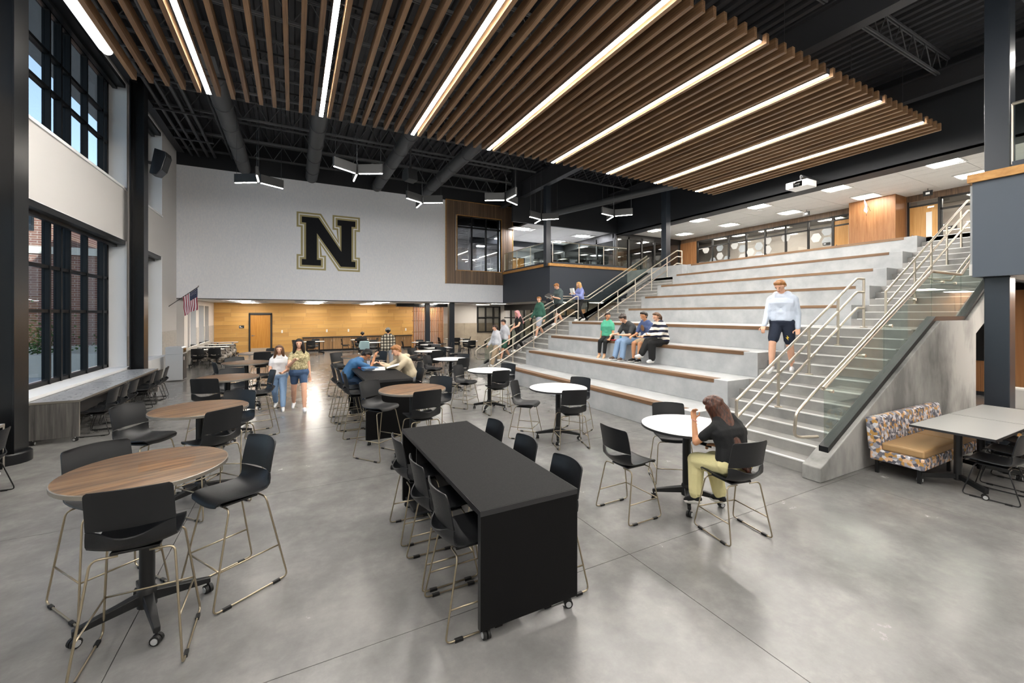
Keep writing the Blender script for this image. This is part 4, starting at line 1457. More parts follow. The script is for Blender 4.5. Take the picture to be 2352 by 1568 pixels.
def make_round(name, rad, zt, wood_top):
    t = thing(name, 'table', 'table')
    if wood_top:
        MB().lathe([(.0, zt - .028), (rad - .006, zt - .028), (rad - .006, zt), (.0, zt)], n=56).build('table_top', 'walnut', t, smooth=True)
        MB().lathe([(rad - .006, zt - .032), (rad, zt - .030), (rad, zt - .003), (rad - .006, zt)], n=56).build('edge_band', 'edge_metal', t, smooth=True)
    else:
        MB().lathe([(.0, zt - .028), (rad - .005, zt - .028), (rad - .005, zt), (.0, zt)], n=56).build('table_top', 'laminate_white', t, smooth=True)
        MB().lathe([(rad - .005, zt - .030), (rad, zt - .028), (rad, zt - .003), (rad - .005, zt - .001)], n=56).build('edge_band', 'edge_black', t, smooth=True)
    MB().box(-.2, .2, -.2, .2, zt - .05, zt - .028).build('top_plate', 'table_black_metal', t)
    MB().lathe([(.048, .12), (.048, zt - .05)], n=20).build('column', 'table_black_metal', t, smooth=True)
    MB().lathe([(.03, .09), (.062, .10), (.062, .22), (.05, .24)], n=20).build('hub', 'table_black_metal', t, smooth=True)
    pts = []
    for k in range(4):
        a = PI / 2 * k
        d, n = Vector((math.cos(a), math.sin(a), 0)), Vector((-math.sin(a), math.cos(a), 0))
        vs = []
        for (r_, w_, z0, z1) in ((.04, .034, .13, .205), (.40, .020, .085, .125)):
            for i, z in ((-1, z0), (1, z0), (1, z1), (-1, z1)):
                vs.append(d * r_ + n * (w_ * i) + Vector((0, 0, z)))
        MB().add(vs, [(3, 2, 1, 0), (4, 5, 6, 7), (0, 1, 5, 4), (1, 2, 6, 5), (2, 3, 7, 6), (3, 0, 4, 7)]).build('base_leg', 'table_black_metal', t, bevel=.006)
        pts.append((.385 * d.x, .385 * d.y, a + .9 * (k + 1)))
    casters(t, pts, .1)
    lv = MB().bar((-.1, .06, zt - .06), (-.16, .16, zt - .06), .03, .02).build('tilt_lever', 'table_black_metal', t)
    return t


WOODT = make_round('round_table', .513, 1.15, True)
WHITET = make_round('round_table', .535, .96, False)
WT = [((-.99, 4.12), -69, 'nearest round walnut table in the window row'), ((-1.03, 6.43), -55, 'second round walnut table in the window row'), ((-1.09, 9.35), -70, 'third round walnut table in the window row'),
      ((-1.02, 12.06), -40, 'fourth round walnut table in the window row'), ((-.95, 14.9), -80, 'fifth and farthest round walnut table in the window row'), ((1.66, 6.54), -62, 'round walnut table between the two long black tables'),
      ((1.67, 12.4), -50, 'round walnut table behind the far long black table')]
for i, ((x, y), rz, lab) in enumerate(WT):
    if i == 0:
        WOODT.location = (x, y, 0); WOODT.rotation_euler = (0, 0, R(rz)); WOODT['label'] = lab; WOODT['group'] = 'round walnut tables'
    else:
        dup(WOODT, (x, y, 0), R(rz), lab, 'round walnut tables')
WW = [((4.29, 3.56), 44, 'round white table with the girl in yellow trousers'), ((4.36, 6.48), 55, 'round white table, second in the row by the bleachers'), ((4.24, 9.29), 50, 'round white table, third in the row by the bleachers'),
      ((4.26, 12.2), 35, 'round white table, fourth in the row by the bleachers'), ((4.45, 15.16), 30, 'round white table, fifth and last in the row by the bleachers')]
for i, ((x, y), rz, lab) in enumerate(WW):
    if i == 0:
        WHITET.location = (x, y, 0); WHITET.rotation_euler = (0, 0, R(rz)); WHITET['label'] = lab; WHITET['group'] = 'round white tables'
    else:
        dup(WHITET, (x, y, 0), R(rz), lab, 'round white tables')


def around(kind, c, back_d, ang, face_off, where, tab, group):
    """chair whose backrest top is back_d from the table centre in direction ang"""
    d = Vector((math.cos(R(ang)), math.sin(R(ang))))
    face = ang + 180 + face_off
    f = Vector((math.cos(R(face)), math.sin(R(face))))
    p = Vector(c) + d * back_d + f * .285
    return chair(kind, p.x, p.y, face, 'brass-legged black %s chair, %s of %s' % ('bar' if kind == 'bar' else 'counter', where, tab), group)


GB = 'black bar chairs at the walnut tables'
T = [w_[0] for w_ in WT]
TD = ['the nearest walnut table', 'the second walnut table in the window row', 'the third walnut table in the window row', 'the fourth walnut table in the window row', 'the farthest walnut table in the window row', 'the walnut table between the long black tables', 'the walnut table behind the far black table']
around('bar', T[0], .66, -85, -5, 'near side', TD[0], GB)
around('bar', T[0], .84, 22, 10, 'aisle side', TD[0], GB)
around('bar', T[0], .89, 126, 0, 'window side', TD[0], GB)
around('bar', T[1], .90, 157, -8, 'window side', TD[1], GB)
around('bar', T[1], .64, -57, 8, 'near side', TD[1], GB)
around('bar', T[1], .93, 67, 0, 'far side', TD[1], GB)
around('bar', T[2], .62, -118, 10, 'near side', TD[2], GB)
around('bar', T[2], .98, 92, 0, 'far side', TD[2], GB)
around('bar', T[2], .80, 14, 0, 'aisle side', TD[2], GB)
around('bar', T[3], .70, 198, 0, 'window side', TD[3], GB)
around('bar', T[3], .74, 6, 0, 'aisle side', TD[3], GB)
around('bar', T[3], .98, 111, 0, 'far side', TD[3], GB)
around('bar', T[4], .62, -76, 0, 'near side', TD[4], GB)
around('bar', T[4], .95, 66, 0, 'far side', TD[4], GB)
around('bar', T[5], .97, 126, 0, 'window side', TD[5], GB)
around('bar', T[5], .62, -82, 0, 'near side', TD[5], GB)
around('bar', T[5], 1.0, 44, 0, 'bleacher side', TD[5], GB)
around('bar', T[6], .95, 130, 0, 'window side', TD[6], GB)
around('bar', T[6], .95, 41, 0, 'bleacher side', TD[6], GB)
GC = 'black counter chairs at the white tables'
W = [w_[0] for w_ in WW]
WDs = ['the white table with the girl', 'the second white table', 'the third white table', 'the fourth white table', 'the fifth white table']
chair('counter', 3.48, 3.71, 1, 'brass-legged black counter chair, aisle side of the white table with the girl', GC)
chair('counter', 4.14, 2.86, 80, 'black shell counter chair holding the girl in yellow trousers', GC)
around('counter', W[0], 1.0, 55, 0, 'far side', WDs[0], GC)
around('counter', W[1], .92, 133, 0, 'aisle side', WDs[1], GC)
around('counter', W[1], .72, -100, -8, 'near side', WDs[1], GC)
around('counter', W[1], 1.02, 28, 0, 'bleacher side', WDs[1], GC)
around('counter', W[2], .98, 126, 0, 'aisle side', WDs[2], GC)
around('counter', W[2], .71, -90, 0, 'near side', WDs[2], GC)
around('counter', W[2], .93, 31, 0, 'bleacher side', WDs[2], GC)
around('counter', W[3], .92, 130, 0, 'aisle side', WDs[3], GC)
around('counter', W[3], .67, -70, 0, 'near side', WDs[3], GC)
around('counter', W[3], .96, 43, 0, 'bleacher side', WDs[3], GC)
around('counter', W[4], .95, 120, 0, 'aisle side', WDs[4], GC)
around('counter', W[4], .75, -80, 0, 'near side', WDs[4], GC)
around('counter', W[4], .95, 40, 0, 'bleacher side', WDs[4], GC)


def long_table(label, x0, x1, y0, y1, zt, top, side, edge, axis_open='x', shelf=True, cat='table'):
    t = thing('long_table', label, cat, ((x0 + x1) / 2, (y0 + y1) / 2, 0))
    hx, hy = (x1 - x0) / 2, (y1 - y0) / 2
    th = .042
    MB().box(-hx, hx, -hy, hy, zt - th, zt).build('table_top', top, t, bevel=.003)
    e = MB(); e.box(-hx - .003, hx + .003, -hy - .003, -hy, zt - th, zt - .002); e.box(-hx - .003, hx + .003, hy, hy + .003, zt - th, zt - .002)
    e.box(-hx - .003, -hx, -hy, hy, zt - th, zt - .002); e.box(hx, hx + .003, -hy, hy, zt - th, zt - .002)
    e.build('edge_band', edge, t)
    for s in (-1, 1):
        ya, yb = (-hy, -hy + .045) if s < 0 else (hy - .045, hy)
        p = MB().box(-hx, hx, ya, yb, .09, zt - th - .002).build('end_panel', side, t, bevel=.003)
        MB().box(-hx - .002, -hx, ya, yb, .09, zt - th - .002).build('panel_edge', edge, p)
        MB().box(hx, hx + .002, ya, yb, .09, zt - th - .002).build('panel_edge', edge, p)
    MB().box(-.02, .02, -hy + .045, hy - .045, zt * .42, zt - th).build('spine_panel', 'edge_black', t)
    MB().box(-hx + .05, hx - .05, -hy + .045, hy - .045, zt - th - .06, zt - th - .002).build('apron', 'edge_black', t)
    if shelf:
        sh = MB(); sh.box(-hx + .03, hx - .03, hy - .42, hy - .045, .10, .13); sh.box(-hx + .03, hx - .03, hy - .42, hy - .045, zt * .5, zt * .5 + .02); sh.box(-hx + .06, hx - .06, hy - .44, hy - .42, .10, zt - .1)
        sh.build('shelf_unit', 'edge_black', t)
    pts = [(sx_ * (hx - .06), sy_ * (hy - .04), .6 * sx_ + sy_) for sx_ in (-1, 1) for sy_ in (-1, 1)]
    casters(t, pts, .1, 'chrome')
    return t


long_table('long matt black communal table in the foreground', 1.16, 1.99, 2.69, 5.07, .94, 'laminate_black', 'laminate_black', 'edge_black')
long_table('long matt black communal table with two boys studying', 1.13, 1.96, 7.70, 10.35, 1.14, 'laminate_black', 'laminate_black', 'edge_black')
GL = 'black counter chairs at the foreground black table'
side_words = ['nearest on', 'middle on', 'farthest on']
for i, y in enumerate((3.07, 3.68, 4.45)):
    chair('counter', 1.20, y, 0, 'black shell chair %s the window side of the foreground black table' % side_words[i], GL)
for i, y in enumerate((3.07, 3.80, 4.55)):
    chair('counter', 1.93, y, 180, 'black shell chair %s the bleacher side of the foreground black table' % side_words[i], GL)
GL2 = 'black bar chairs at the far black table'
for i, y in enumerate((8.55, 9.2, 9.92)):
    chair('bar', 1.10 - .05 * i, y, 0, 'black shell bar chair %s the window side of the far black table' % side_words[i], GL2)
for i, y in enumerate((8.5, 9.5)):
    chair('bar', 2.10 + .26 * i, y, 180, 'black shell bar chair %s the bleacher side of the far black table' % ('nearest on', 'second on')[i], GL2)

# counter units under the big window
for i, (a, b) in enumerate(((10.42, 12.92), (12.96, 15.46))):
    long_table('grey wood window counter, %s unit' % ('nearer' if i == 0 else 'farther'), -4.14, -3.47, a, b, .76, 'grey_top', 'grey_wood', 'edge_metal', shelf=False, cat='counter')
GW = 'low sled chairs at the window counter'
for i, y in enumerate((10.95, 11.55, 12.15, 13.5, 14.1, 14.75)):
    chair('low', -3.36, y, 180 + (6 if i % 2 else -4), 'low black sled chair at the window counter, %s from the big column' % ordn[i], GW)
long_table('low table end at the picture edge beside the big column', -4.15, -3.70, 6.4, 8.75, .74, 'grey_top', 'steel_black', 'edge_metal', shelf=False)
chair('low', -3.52, 7.68, 180, 'low black sled chair beside the big black column', 'low sled chairs in the hall')

# litter bin by the window wall
tb = thing('litter_bin', 'silver litter bin with a dark door side by the narrow window', 'bin', (-3.66, 18.5, 0))
MB().box(-.24, .24, -.28, .28, .03, .93).build('body', 'can_metal', tb, bevel=.01)
MB().prism([(-.24, .93), (.24, .93), (.24, 1.14), (.20, 1.19), (-.24, 1.19)], 'y', -.28, .28).build('hood', 'can_metal', tb, bevel=.012)
MB().box(.241, .252, -.26, .26, .05, .93).build('door', 'can_dark', tb)
MB().box(.236, .246, -.2, .2, .98, 1.12).build('opening', 'lens_black', tb)
MB().box(.252, .256, -.2, -.1, .72, .84).build('label_plate', 'plate_white', tb)

# patterned bench and low tables by the concrete wall
bn = thing('booth_bench', 'bench in grey and gold triangle fabric with a tan cushion by the concrete wall', 'bench', (0, 0, 0))
MB().box(7.50, 9.75, 2.40, 3.00, .20, .36).build('seat_base', 'facet_fabric', bn, bevel=.02)
MB().prism([(2.86, .34), (3.02, .34), (3.06, .80), (2.96, .82), (2.92, .80)], 'x', 7.50, 9.75).build('backrest', 'facet_fabric', bn, bevel=.02)
MB().box(7.52, 8.62, 2.40, 2.87, .36, .47).build('seat_cushion', 'bench_tan', bn, bevel=.025)
MB().box(8.63, 9.73, 2.40, 2.87, .36, .47).build('seat_cushion', 'bench_tan', bn, bevel=.025)
for x in (7.6, 8.6, 9.65):
    for y in (2.48, 2.95):
        MB().box(x - .02, x + .02, y - .02, y + .02, 0, .2).build('leg', 'rod_black', bn)


def pedestal_table(label, x0, x1, y0, y1, zt, top, edge, feet, rz=0, star=0.41, z=0):
    t = thing('lounge_table', label, 'table', ((x0 + x1) / 2, (y0 + y1) / 2, z), rz)
    hx, hy = (x1 - x0) / 2, (y1 - y0) / 2
    MB().box(-hx + .004, hx - .004, -hy + .004, hy - .004, zt - .03, zt).build('table_top', top, t)
    e = MB(); e.box(-hx, hx, -hy, -hy + .004, zt - .03, zt - .001); e.box(-hx, hx, hy - .004, hy, zt - .03, zt - .001); e.box(-hx, -hx + .004, -hy, hy, zt - .03, zt - .001); e.box(hx - .004, hx, -hy, hy, zt - .03, zt - .001)
    e.build('edge_band', edge, t)
    for fx in feet:
        MB().lathe([(.042, .1), (.042, zt - .05), (.055, zt - .05), (.055, zt - .03)], (fx, 0, 0), 18).build('column', 'table_black_metal', t, smooth=True)
        pts = []
        for a in (R(128), R(232)) if star < .5 and len(feet) == 2 and fx < 0 else ((R(52), R(-52)) if len(feet) == 2 else [R(45 + 90 * q) for q in range(4)]):
            d = Vector((math.cos(a), math.sin(a), 0))
            MB().bar(Vector((fx, 0, .15)) + d * .03, Vector((fx, 0, .11)) + d * star, .045, .06).build('foot', 'table_black_metal', t)
            pts.append((fx + d.x * (star - .02), d.y * (star - .02), a + 1))
        casters(t, pts, .1)
    return t


pedestal_table('grey topped lounge table in front of the patterned bench', 7.62, 9.02, 1.78, 2.60, .78, 'laminate_grey', 'edge_black', (-.42, .42))
pedestal_table('second grey topped lounge table, farther along the patterned bench', 9.03, 10.43, 1.78, 2.60, .78, 'laminate_grey', 'edge_black', (-.42, .42))
for i, x in enumerate((7.93, 8.66, 9.45)):
    chair('low', x, 1.86 + .03 * i, 92, 'low black chair at the grey lounge tables, %s from the concrete wall end' % ordn[i], 'low sled chairs at the grey lounge tables')

# booths in the dining zone by the tall narrow windows
for i, y in enumerate((22.75, 24.55, 26.4, 28.2)):
    pedestal_table('white booth table by the tall slot windows, %s from the hall' % ordn[i], -4.0, -2.78, y - .33, y + .33, .76, 'laminate_white', 'edge_black', (-.35, .35))
for i, y in enumerate((23.65, 25.48, 27.3)):
    b_ = thing('booth_bench', 'booth bench in speckled fabric by the tall slot windows, %s from the hall' % ordn[i], 'bench', (-3.4, y, 0))
    MB().box(-.6, .6, -.42, .42, .2, .45).build('seat_base', 'dark_facet_fabric', b_, bevel=.02)
    MB().box(-.6, .6, -.08, .08, .45, .70).build('backrest', 'dark_facet_fabric', b_, bevel=.02)
    for x in (-.55, .55):
        MB().box(x - .02, x + .02, -.38, .38, 0, .2).build('leg', 'rod_black', b_)
for i, x in enumerate((-3.62, -3.02)):
    chair('low', x, 22.15, 90, 'low black chair at the first booth table, %s' % ('nearer the slot windows' if i == 0 else 'nearer the aisle'), 'low chairs at the booths')

# background tables and chairs of the dining zone
BT = [(6.0, 18.9, 'rect', 'before the navy column'), (6.3, 22.9, 'round', 'beside the slat screen'), (9.0, 22.6, 'round', 'behind the stair guard'), (9.2, 25.6, 'rect', 'by the tan tiled wall'),
      (3.9, 24.2, 'rect', 'near the brown cabinets'), (3.6, 27.0, 'round', 'touching the brown cabinets'), (1.0, 26.6, 'rect', 'near the oak door'), (6.2, 20.8, 'round', 'left of the navy column'), (11.4, 20.2, 'rect', 'under the navy balcony')]
low_round = None
for i, (x, y, kind, lab) in enumerate(BT):
    if kind == 'rect':
        pedestal_table('white dining table ' + lab, x - .6, x + .6, y - .38, y + .38, .76, 'laminate_white', 'edge_black', (-.32, .32))
    else:
        dup(WHITET, (x, y, -.18), R(20 * i), 'round white dining table ' + lab, 'dining zone tables')
    for k, (a, dist) in enumerate(((-100, .62), (80, .62), (170, .8), (-10, .8))):
        if (i + k) % 5 == 4:
            continue
        px, py = x + dist * math.cos(R(a)), y + dist * math.sin(R(a))
        chair('low', px, py, a + 180 + random.uniform(-12, 12), 'black sled chair, %s side of the white dining table %s' % (('near', 'far', 'window', 'stair')[k], lab), 'dining zone chairs')
# upstairs lounge furniture seen through the glass
for i, (x, y) in enumerate(((13.3, 18.3), (15.0, 18.6))):
    pedestal_table('dark lounge table upstairs behind the glass guard, %s from the corner column' % ordn[i], x - .5, x + .5, y - .35, y + .35, .76, 'laminate_black', 'edge_black', (-.3, .3), z=UP)
    for k, a in enumerate((-95, 85, 178)):
        chair('low', x + .72 * math.cos(R(a)), y + .72 * math.sin(R(a)), a + 180, 'black chair upstairs on the %s side of the %s dark lounge table' % (('near', 'far', 'window')[k], ordn[i]), 'upstairs lounge chairs', z=UP)


# ================================================================== PEOPLE
noisy('skin_light', '#D9A68A', '#E0B095', 8, 0.55)
noisy('skin_tan', '#BE8763', '#C9946F', 8, 0.55)
mat('lip', '#A35A50', 0.5)
mat('logo_yellow', '#D8B93C', 0.6)
mat('eye_dark', '#1B1512', 0.25)
for nm, c1, c2 in (('hair_black', '#120D0B', '#1D1512'), ('hair_dark', '#20150F', '#33221A'), ('hair_auburn', '#1E110B', '#5A2F1B'), ('hair_brown', '#4A3323', '#6B4A32'), ('hair_ginger', '#7A4E22', '#A06A34'), ('hair_blond', '#A67C48', '#C9A26A'), ('hair_pink', '#C08488', '#D79B9E')):
    noisy(nm, c1, c2, 1.0, 0.42, stretch=(60, 60, 3), detail=3)
CLOTH = {'black': '#0F1012', 'yellow': '#E2D9A2', 'paleblue': '#C6D0E0', 'navy': '#1D2638', 'green': '#4FA98A', 'charcoal': '#3A3C3E', 'blue': '#45557D', 'denim': '#86A2C3', 'darkdenim': '#3C5373', 'white': '#E2E2E4', 'olive': '#A69A72', 'bluetee': '#2F5C86',
         'beige': '#B9AC93', 'forest': '#2F5A4C', 'slate': '#4C585A', 'periwinkle': '#7C86BC', 'khaki': '#A7937A', 'greyshort': '#A7AEBB', 'lightgrey': '#C3C5CC', 'grey': '#8A8C90', 'sole': '#E9E7E2', 'brownshoe': '#5A463A', 'tan_shoe': '#C9A583', 'greycap': '#9A9A98'}
for k_, c in CLOTH.items():
    m = noisy('cloth_' + k_, c, c, 14, 0.85)
    t_ = [n for n in m.node_tree.nodes if n.type == 'TEX_NOISE'][0]
    bump(m, t_.outputs[0], .35, .02)
# plaid and wide stripes
m = mat('cloth_plaid', '#D6D0C4', 0.85)
prev = None
for dr in ('X', 'Z'):
    wv = tex(m, 'ShaderNodeTexWave', (1, 1, 1)); wv.bands_direction = dr; wv.inputs['Scale'].default_value = 2.6; wv.inputs['Distortion'].default_value = .6
    r = ramp(m, wv.outputs[0], [(.62, '#DDD8CE'), (.80, '#8C877E'), (.93, '#33322F')])
    if prev is None:
        prev = r
    else:
        mx = m.node_tree.nodes.new('ShaderNodeMix'); mx.data_type = 'RGBA'; mx.blend_type = 'MULTIPLY'; mx.inputs[0].default_value = 1
        m.node_tree.links.new(prev.outputs[0], mx.inputs[6]); m.node_tree.links.new(r.outputs[0], mx.inputs[7]); m.node_tree.links.new(mx.outputs[2], bsdf(m).inputs['Base Color'])
m = mat('cloth_stripes', '#E3DDD0', 0.9)
wv = tex(m, 'ShaderNodeTexWave', (1, 1, 1)); wv.bands_direction = 'Z'; wv.inputs['Scale'].default_value = 2.4; wv.inputs['Distortion'].default_value = 3; wv.inputs['Detail'].default_value = 2; wv.inputs['Phase Offset'].default_value = 2.0
r = ramp(m, wv.outputs[0], [(.46, '#181C33'), (.52, '#E3DDD2')])
m.node_tree.links.new(r.outputs[0], bsdf(m).inputs['Base Color'])
m = mat('cloth_camo', '#A89C78', 0.9)
wv = tex(m, 'ShaderNodeTexNoise', (30, 30, 30)); wv.inputs['Scale'].default_value = 1
r = ramp(m, wv.outputs[0], [(.38, '#8F8563'), (.48, '#B6AA83'), (.6, '#C9BD97')], 'CONSTANT')
m.node_tree.links.new(r.outputs[0], bsdf(m).inputs['Base Color'])


def capsule(mb, p, q, r0, r1, n=10):
    p, q = Vector(p), Vector(q)
    d = q - p
    L = d.length
    if L < 1e-5:
        d = Vector((0, 0, 1)); L = 1e-5; q = p + d * 1e-5
    d.normalize()
    s = d.cross(Vector((0, 0, 1)) if abs(d.z) < .9 else Vector((1, 0, 0))).normalized()
    u = s.cross(d)
    prof = [(-r0, 0.02 * r0), (-r0 * .71, r0 * .71), (0, r0), (L, r1), (L + r1 * .71, r1 * .71), (L + r1, .02 * r1)]
    vs = [p + d * t + (s * math.cos(2 * PI * j / n) + u * math.sin(2 * PI * j / n)) * rad for t, rad in prof for j in range(n)]
    fs = [(i * n + j, i * n + (j + 1) % n, (i + 1) * n + (j + 1) % n, (i + 1) * n + j) for i in range(len(prof) - 1) for j in range(n)]
    fs += [tuple(range(n))[::-1], tuple((len(prof) - 1) * n + j for j in range(n))]
    mb.add(vs, fs)


TMP = bpy.data.objects.new('tmp_fuse', bpy.data.meshes.new('tmp_fuse'))
TSC = bpy.data.scenes.new('fuse_bench')
TSC.collection.objects.link(TMP)
_rm = TMP.modifiers.new('r', 'REMESH'); _rm.mode = 'VOXEL'
_sm = TMP.modifiers.new('s', 'SMOOTH'); _sm.factor = .5


def fuse(prims, voxel, mname, name, iters=3):
    """fuse capsules into one continuous smooth skin"""
    mb = MB()
    for (p, q, r0, r1) in prims:
        capsule(mb, p, q, r0, r1)
    me = mb.mesh(name, mname, fix=True)
    old = TMP.data
    TMP.data = me
    _rm.voxel_size = voxel; _sm.iterations = iters
    TSC.view_layers[0].update(); dg = TSC.view_layers[0].depsgraph
    out = bpy.data.meshes.new_from_object(TMP.evaluated_get(dg))
    TMP.data = old
    bpy.data.meshes.remove(me)
    out.name = name
    out.materials.clear(); out.materials.append(M[mname])
    out.polygons.foreach_set('use_smooth', [True] * len(out.polygons))
    return out


def person(label, loc, face, H, pose, wear, hair, skin='skin_light', vox=.010, fem=False, group=None):
    """pose angles in degrees. loc = point under the pelvis at floor/seat reference; pose['hip'] = pelvis height above loc"""
    P = dict(lean=0, curl=0, hip=.53 * H, thL=0, thR=0, knL=0, knR=0, abL=3, abR=3, shL=5, shR=5, saL=8, saR=8, elL=15, elR=15, inL=0, inR=0, hp=0, hy=0, ht=0, curlF=35, ftL=0, ftR=0)
    P.update(pose)
    root = thing('person', label, 'person', loc, R(face - 90), group)
    s_, c_ = lambda a: math.sin(R(a)), lambda a: math.cos(R(a))
    pel = Vector((0, 0, P['hip']))
    sp1 = Vector((0, s_(P['lean']), c_(P['lean'])))
    sp2 = Vector((0, s_(P['lean'] + P['curl']), c_(P['lean'] + P['curl'])))
    waist = pel + sp1 * .10 * H
    chest = waist + (sp1 + sp2).normalized() * .10 * H
    neck = chest + sp2 * .085 * H
    back = Vector((0, -sp2.z, sp2.y))
    X = Vector((1, 0, 0))
    shw = (.098 if fem else .112) * H
    hd = Vector((s_(P['hy']), c_(P['hy']), 0))
    hpitch = P['hp']
    fwd = hd * c_(hpitch) + Vector((0, 0, -1)) * s_(hpitch)
    upv = hd * s_(hpitch) + Vector((0, 0, 1)) * c_(hpitch)
    side = fwd.cross(upv).normalized()
    upv = (upv + side * s_(P['ht'])).normalized()
    side = fwd.cross(upv).normalized()
    ntop = neck + (sp2 + upv).normalized() * .055 * H
    hc = ntop + upv * .055 * H + fwd * .018 * H
    skin_p, shirt, pants, shoes = [], [], [], []
    g = 1.0
    # torso
    hw = (.060 if fem else .055) * H
    torso = [(pel - X * hw, pel + X * hw, .066 * H, .066 * H), (waist - X * .045 * H, waist + X * .045 * H, .056 * H, .056 * H), (chest - X * .06 * H, chest + X * .06 * H, .064 * H, .064 * H),
             (pel - X * .045 * H, waist - X * .042 * H, .062 * H, .056 * H), (pel + X * .045 * H, waist + X * .042 * H, .062 * H, .056 * H),
             (waist - X * .042 * H, chest - X * .055 * H, .056 * H, .062 * H), (waist + X * .042 * H, chest + X * .055 * H, .056 * H, .062 * H),
             (neck - sp2 * .014 * H, neck - X * (shw - .012 * H) - sp2 * .040 * H, .040 * H, .034 * H), (neck - sp2 * .014 * H, neck + X * (shw - .012 * H) - sp2 * .040 * H, .040 * H, .034 * H), (chest - X * .055 * H, neck - X * .05 * H, .058 * H, .036 * H), (chest + X * .055 * H, neck + X * .05 * H, .058 * H, .036 * H)]
    skin_p += torso
    skin_p.append((neck - sp2 * .02 * H, ntop, .034 * H, .030 * H))
    # head
    skin_p += [(hc + upv * .012 * H, hc - fwd * .018 * H + upv * .012 * H, .050 * H, .050 * H), (hc + fwd * .012 * H - upv * .025 * H, hc + fwd * .022 * H - upv * .040 * H, .034 * H, .022 * H),
               (hc + fwd * .050 * H + upv * .004 * H, hc + fwd * .060 * H - upv * .016 * H, .006 * H, .009 * H)]
    for q in (-1, 1):
        skin_p.append((hc + side * (q * .050 * H) - fwd * .012 * H + upv * .004 * H, hc + side * (q * .054 * H) - fwd * .016 * H - upv * .012 * H, .008 * H, .006 * H))
    sl, fl_ = wear.get('sleeve', .5), wear.get('bag', .012)
    joints = {}
    for q, nm in ((-1, 'L'), (1, 'R')):
        sh = neck + X * (q * shw) - sp2 * .044 * H
        p, ab, el, inn = P['sh' + nm], P['sa' + nm], P['el' + nm], P['in' + nm]
        ud = Vector((q * s_(ab), s_(p) * c_(ab), -c_(p) * c_(ab)))
        elb = sh + ud * .168 * H
        fa = p + el
        fd = Vector((q * s_(ab) * .6 - q * s_(inn), s_(fa) * c_(inn), -c_(fa) * c_(inn))).normalized()
        wr_ = elb + fd * .150 * H
        skin_p += [(sh, elb, .029 * H, .023 * H), (elb, wr_, .023 * H, .0155 * H)]
        # hand: palm, four fingers, thumb
        palm_n = fd.cross(X * q)
        palm_n = (palm_n if palm_n.length > .1 else Vector((0, 1, 0))).normalized()
        acr = fd.cross(palm_n).normalized()
        kn = wr_ + fd * .048 * H
        for f in (-1.1, -.4, .4, 1.1):
            b0 = wr_ + acr * (f * .010 * H) + fd * .008 * H
            b1 = kn + acr * (f * .013 * H)
            skin_p.append((b0, b1, .0105 * H, .0085 * H))
            ln = (.024 - .004 * abs(f + .2)) * H
            cf = R(P['curlF'])
            d1 = fd * math.cos(cf) + palm_n * math.sin(cf)
            d2 = fd * math.cos(2.1 * cf) + palm_n * math.sin(2.1 * cf)
            fr_ = max(.0052 * H, vox * .72)
            skin_p += [(b1, b1 + d1 * ln, fr_, fr_), (b1 + d1 * ln, b1 + d1 * ln + d2 * ln * .9, fr_, fr_ * .9)]
        tb_ = wr_ + fd * .016 * H + acr * (-q * .018 * H)
        te = tb_ + (fd * .6 + acr * (-q * .75) + palm_n * .3).normalized() * .030 * H
        skin_p += [(tb_, te, max(.0065 * H, vox * .75), max(.0055 * H, vox * .72)), (te, te + (fd + palm_n * .3).normalized() * .02 * H, max(.0055 * H, vox * .72), max(.005 * H, vox * .7))]
        joints['hand' + nm] = kn + palm_n * .012 * H
        joints['wrist' + nm] = wr_
        # sleeves: sl up to 1 covers upper arm, up to 2 covers forearm
        if sl > 0:
            a = min(1, sl)
            shirt.append((sh, sh.lerp(elb, a), .030 * H + fl_ * .7, .027 * H + fl_ * .8))
            if sl > 1:
                shirt.append((elb, elb.lerp(wr_, min(1, sl - 1)), .025 * H + fl_ * .8, .019 * H + fl_ * .7))
        # leg
        hip = pel + X * (q * .052 * H) - Vector((0, 0, .01 * H))
        th, kn_, ab2 = P['th' + nm], P['kn' + nm], P['ab' + nm]
        td = Vector((q * s_(ab2), s_(th) * c_(ab2), -c_(th) * c_(ab2)))
        knee = hip + td * .245 * H
        sd_ = Vector((q * s_(ab2) * .4, s_(th - kn_), -c_(th - kn_)))
        ank = knee + sd_.normalized() * .245 * H
        skin_p += [(hip, knee, .052 * H, .036 * H), (knee, knee.lerp(ank, .35), .034 * H, .034 * H), (knee.lerp(ank, .35), ank, .034 * H, .021 * H)]
        lg, pw_ = wear.get('leg', 1.85), wear.get('wide', .012)
        a = min(1, lg)
        pants.append((hip, hip.lerp(knee, a), .056 * H + pw_ * .6, .040 * H + pw_))
        if lg > 1:
            pants.append((knee, knee.lerp(ank, min(1, lg - 1)), .038 * H + pw_, .028 * H + pw_))
        # foot
        ftp = P['ft' + nm]
        fdir = Vector((q * .12, c_(ftp), -s_(ftp))).normalized()
        fup = Vector((0, s_(ftp), c_(ftp)))
        heel = ank - fdir * .020 * H - fup * .018 * H
        toe = ank + fdir * .095 * H - fup * .026 * H
        ball = ank + fdir * .065 * H - fup * .022 * H
        skin_p += [(ank, heel, .022 * H, .020 * H), (ank - fup * .004 * H, ball, .020 * H, .018 * H), (ball, toe, .018 * H, .013 * H)]
        joints['thigh' + nm] = hip.lerp(knee, .58)
        joints['foot' + nm] = heel - fup * .022 * H
        up_ = [(ank - fup * .006 * H, heel, .027 * H, .025 * H), (ank - fup * .008 * H, ball, .026 * H, .023 * H), (ball, toe, .023 * H, .017 * H)]
        sol = [(heel - fup * .014 * H, ball - fup * .010 * H + X * .004, .020 * H, .022 * H), (ball - fup * .010 * H, toe - fup * .006 * H, .022 * H, .017 * H)]
        shoes.append((up_, sol))
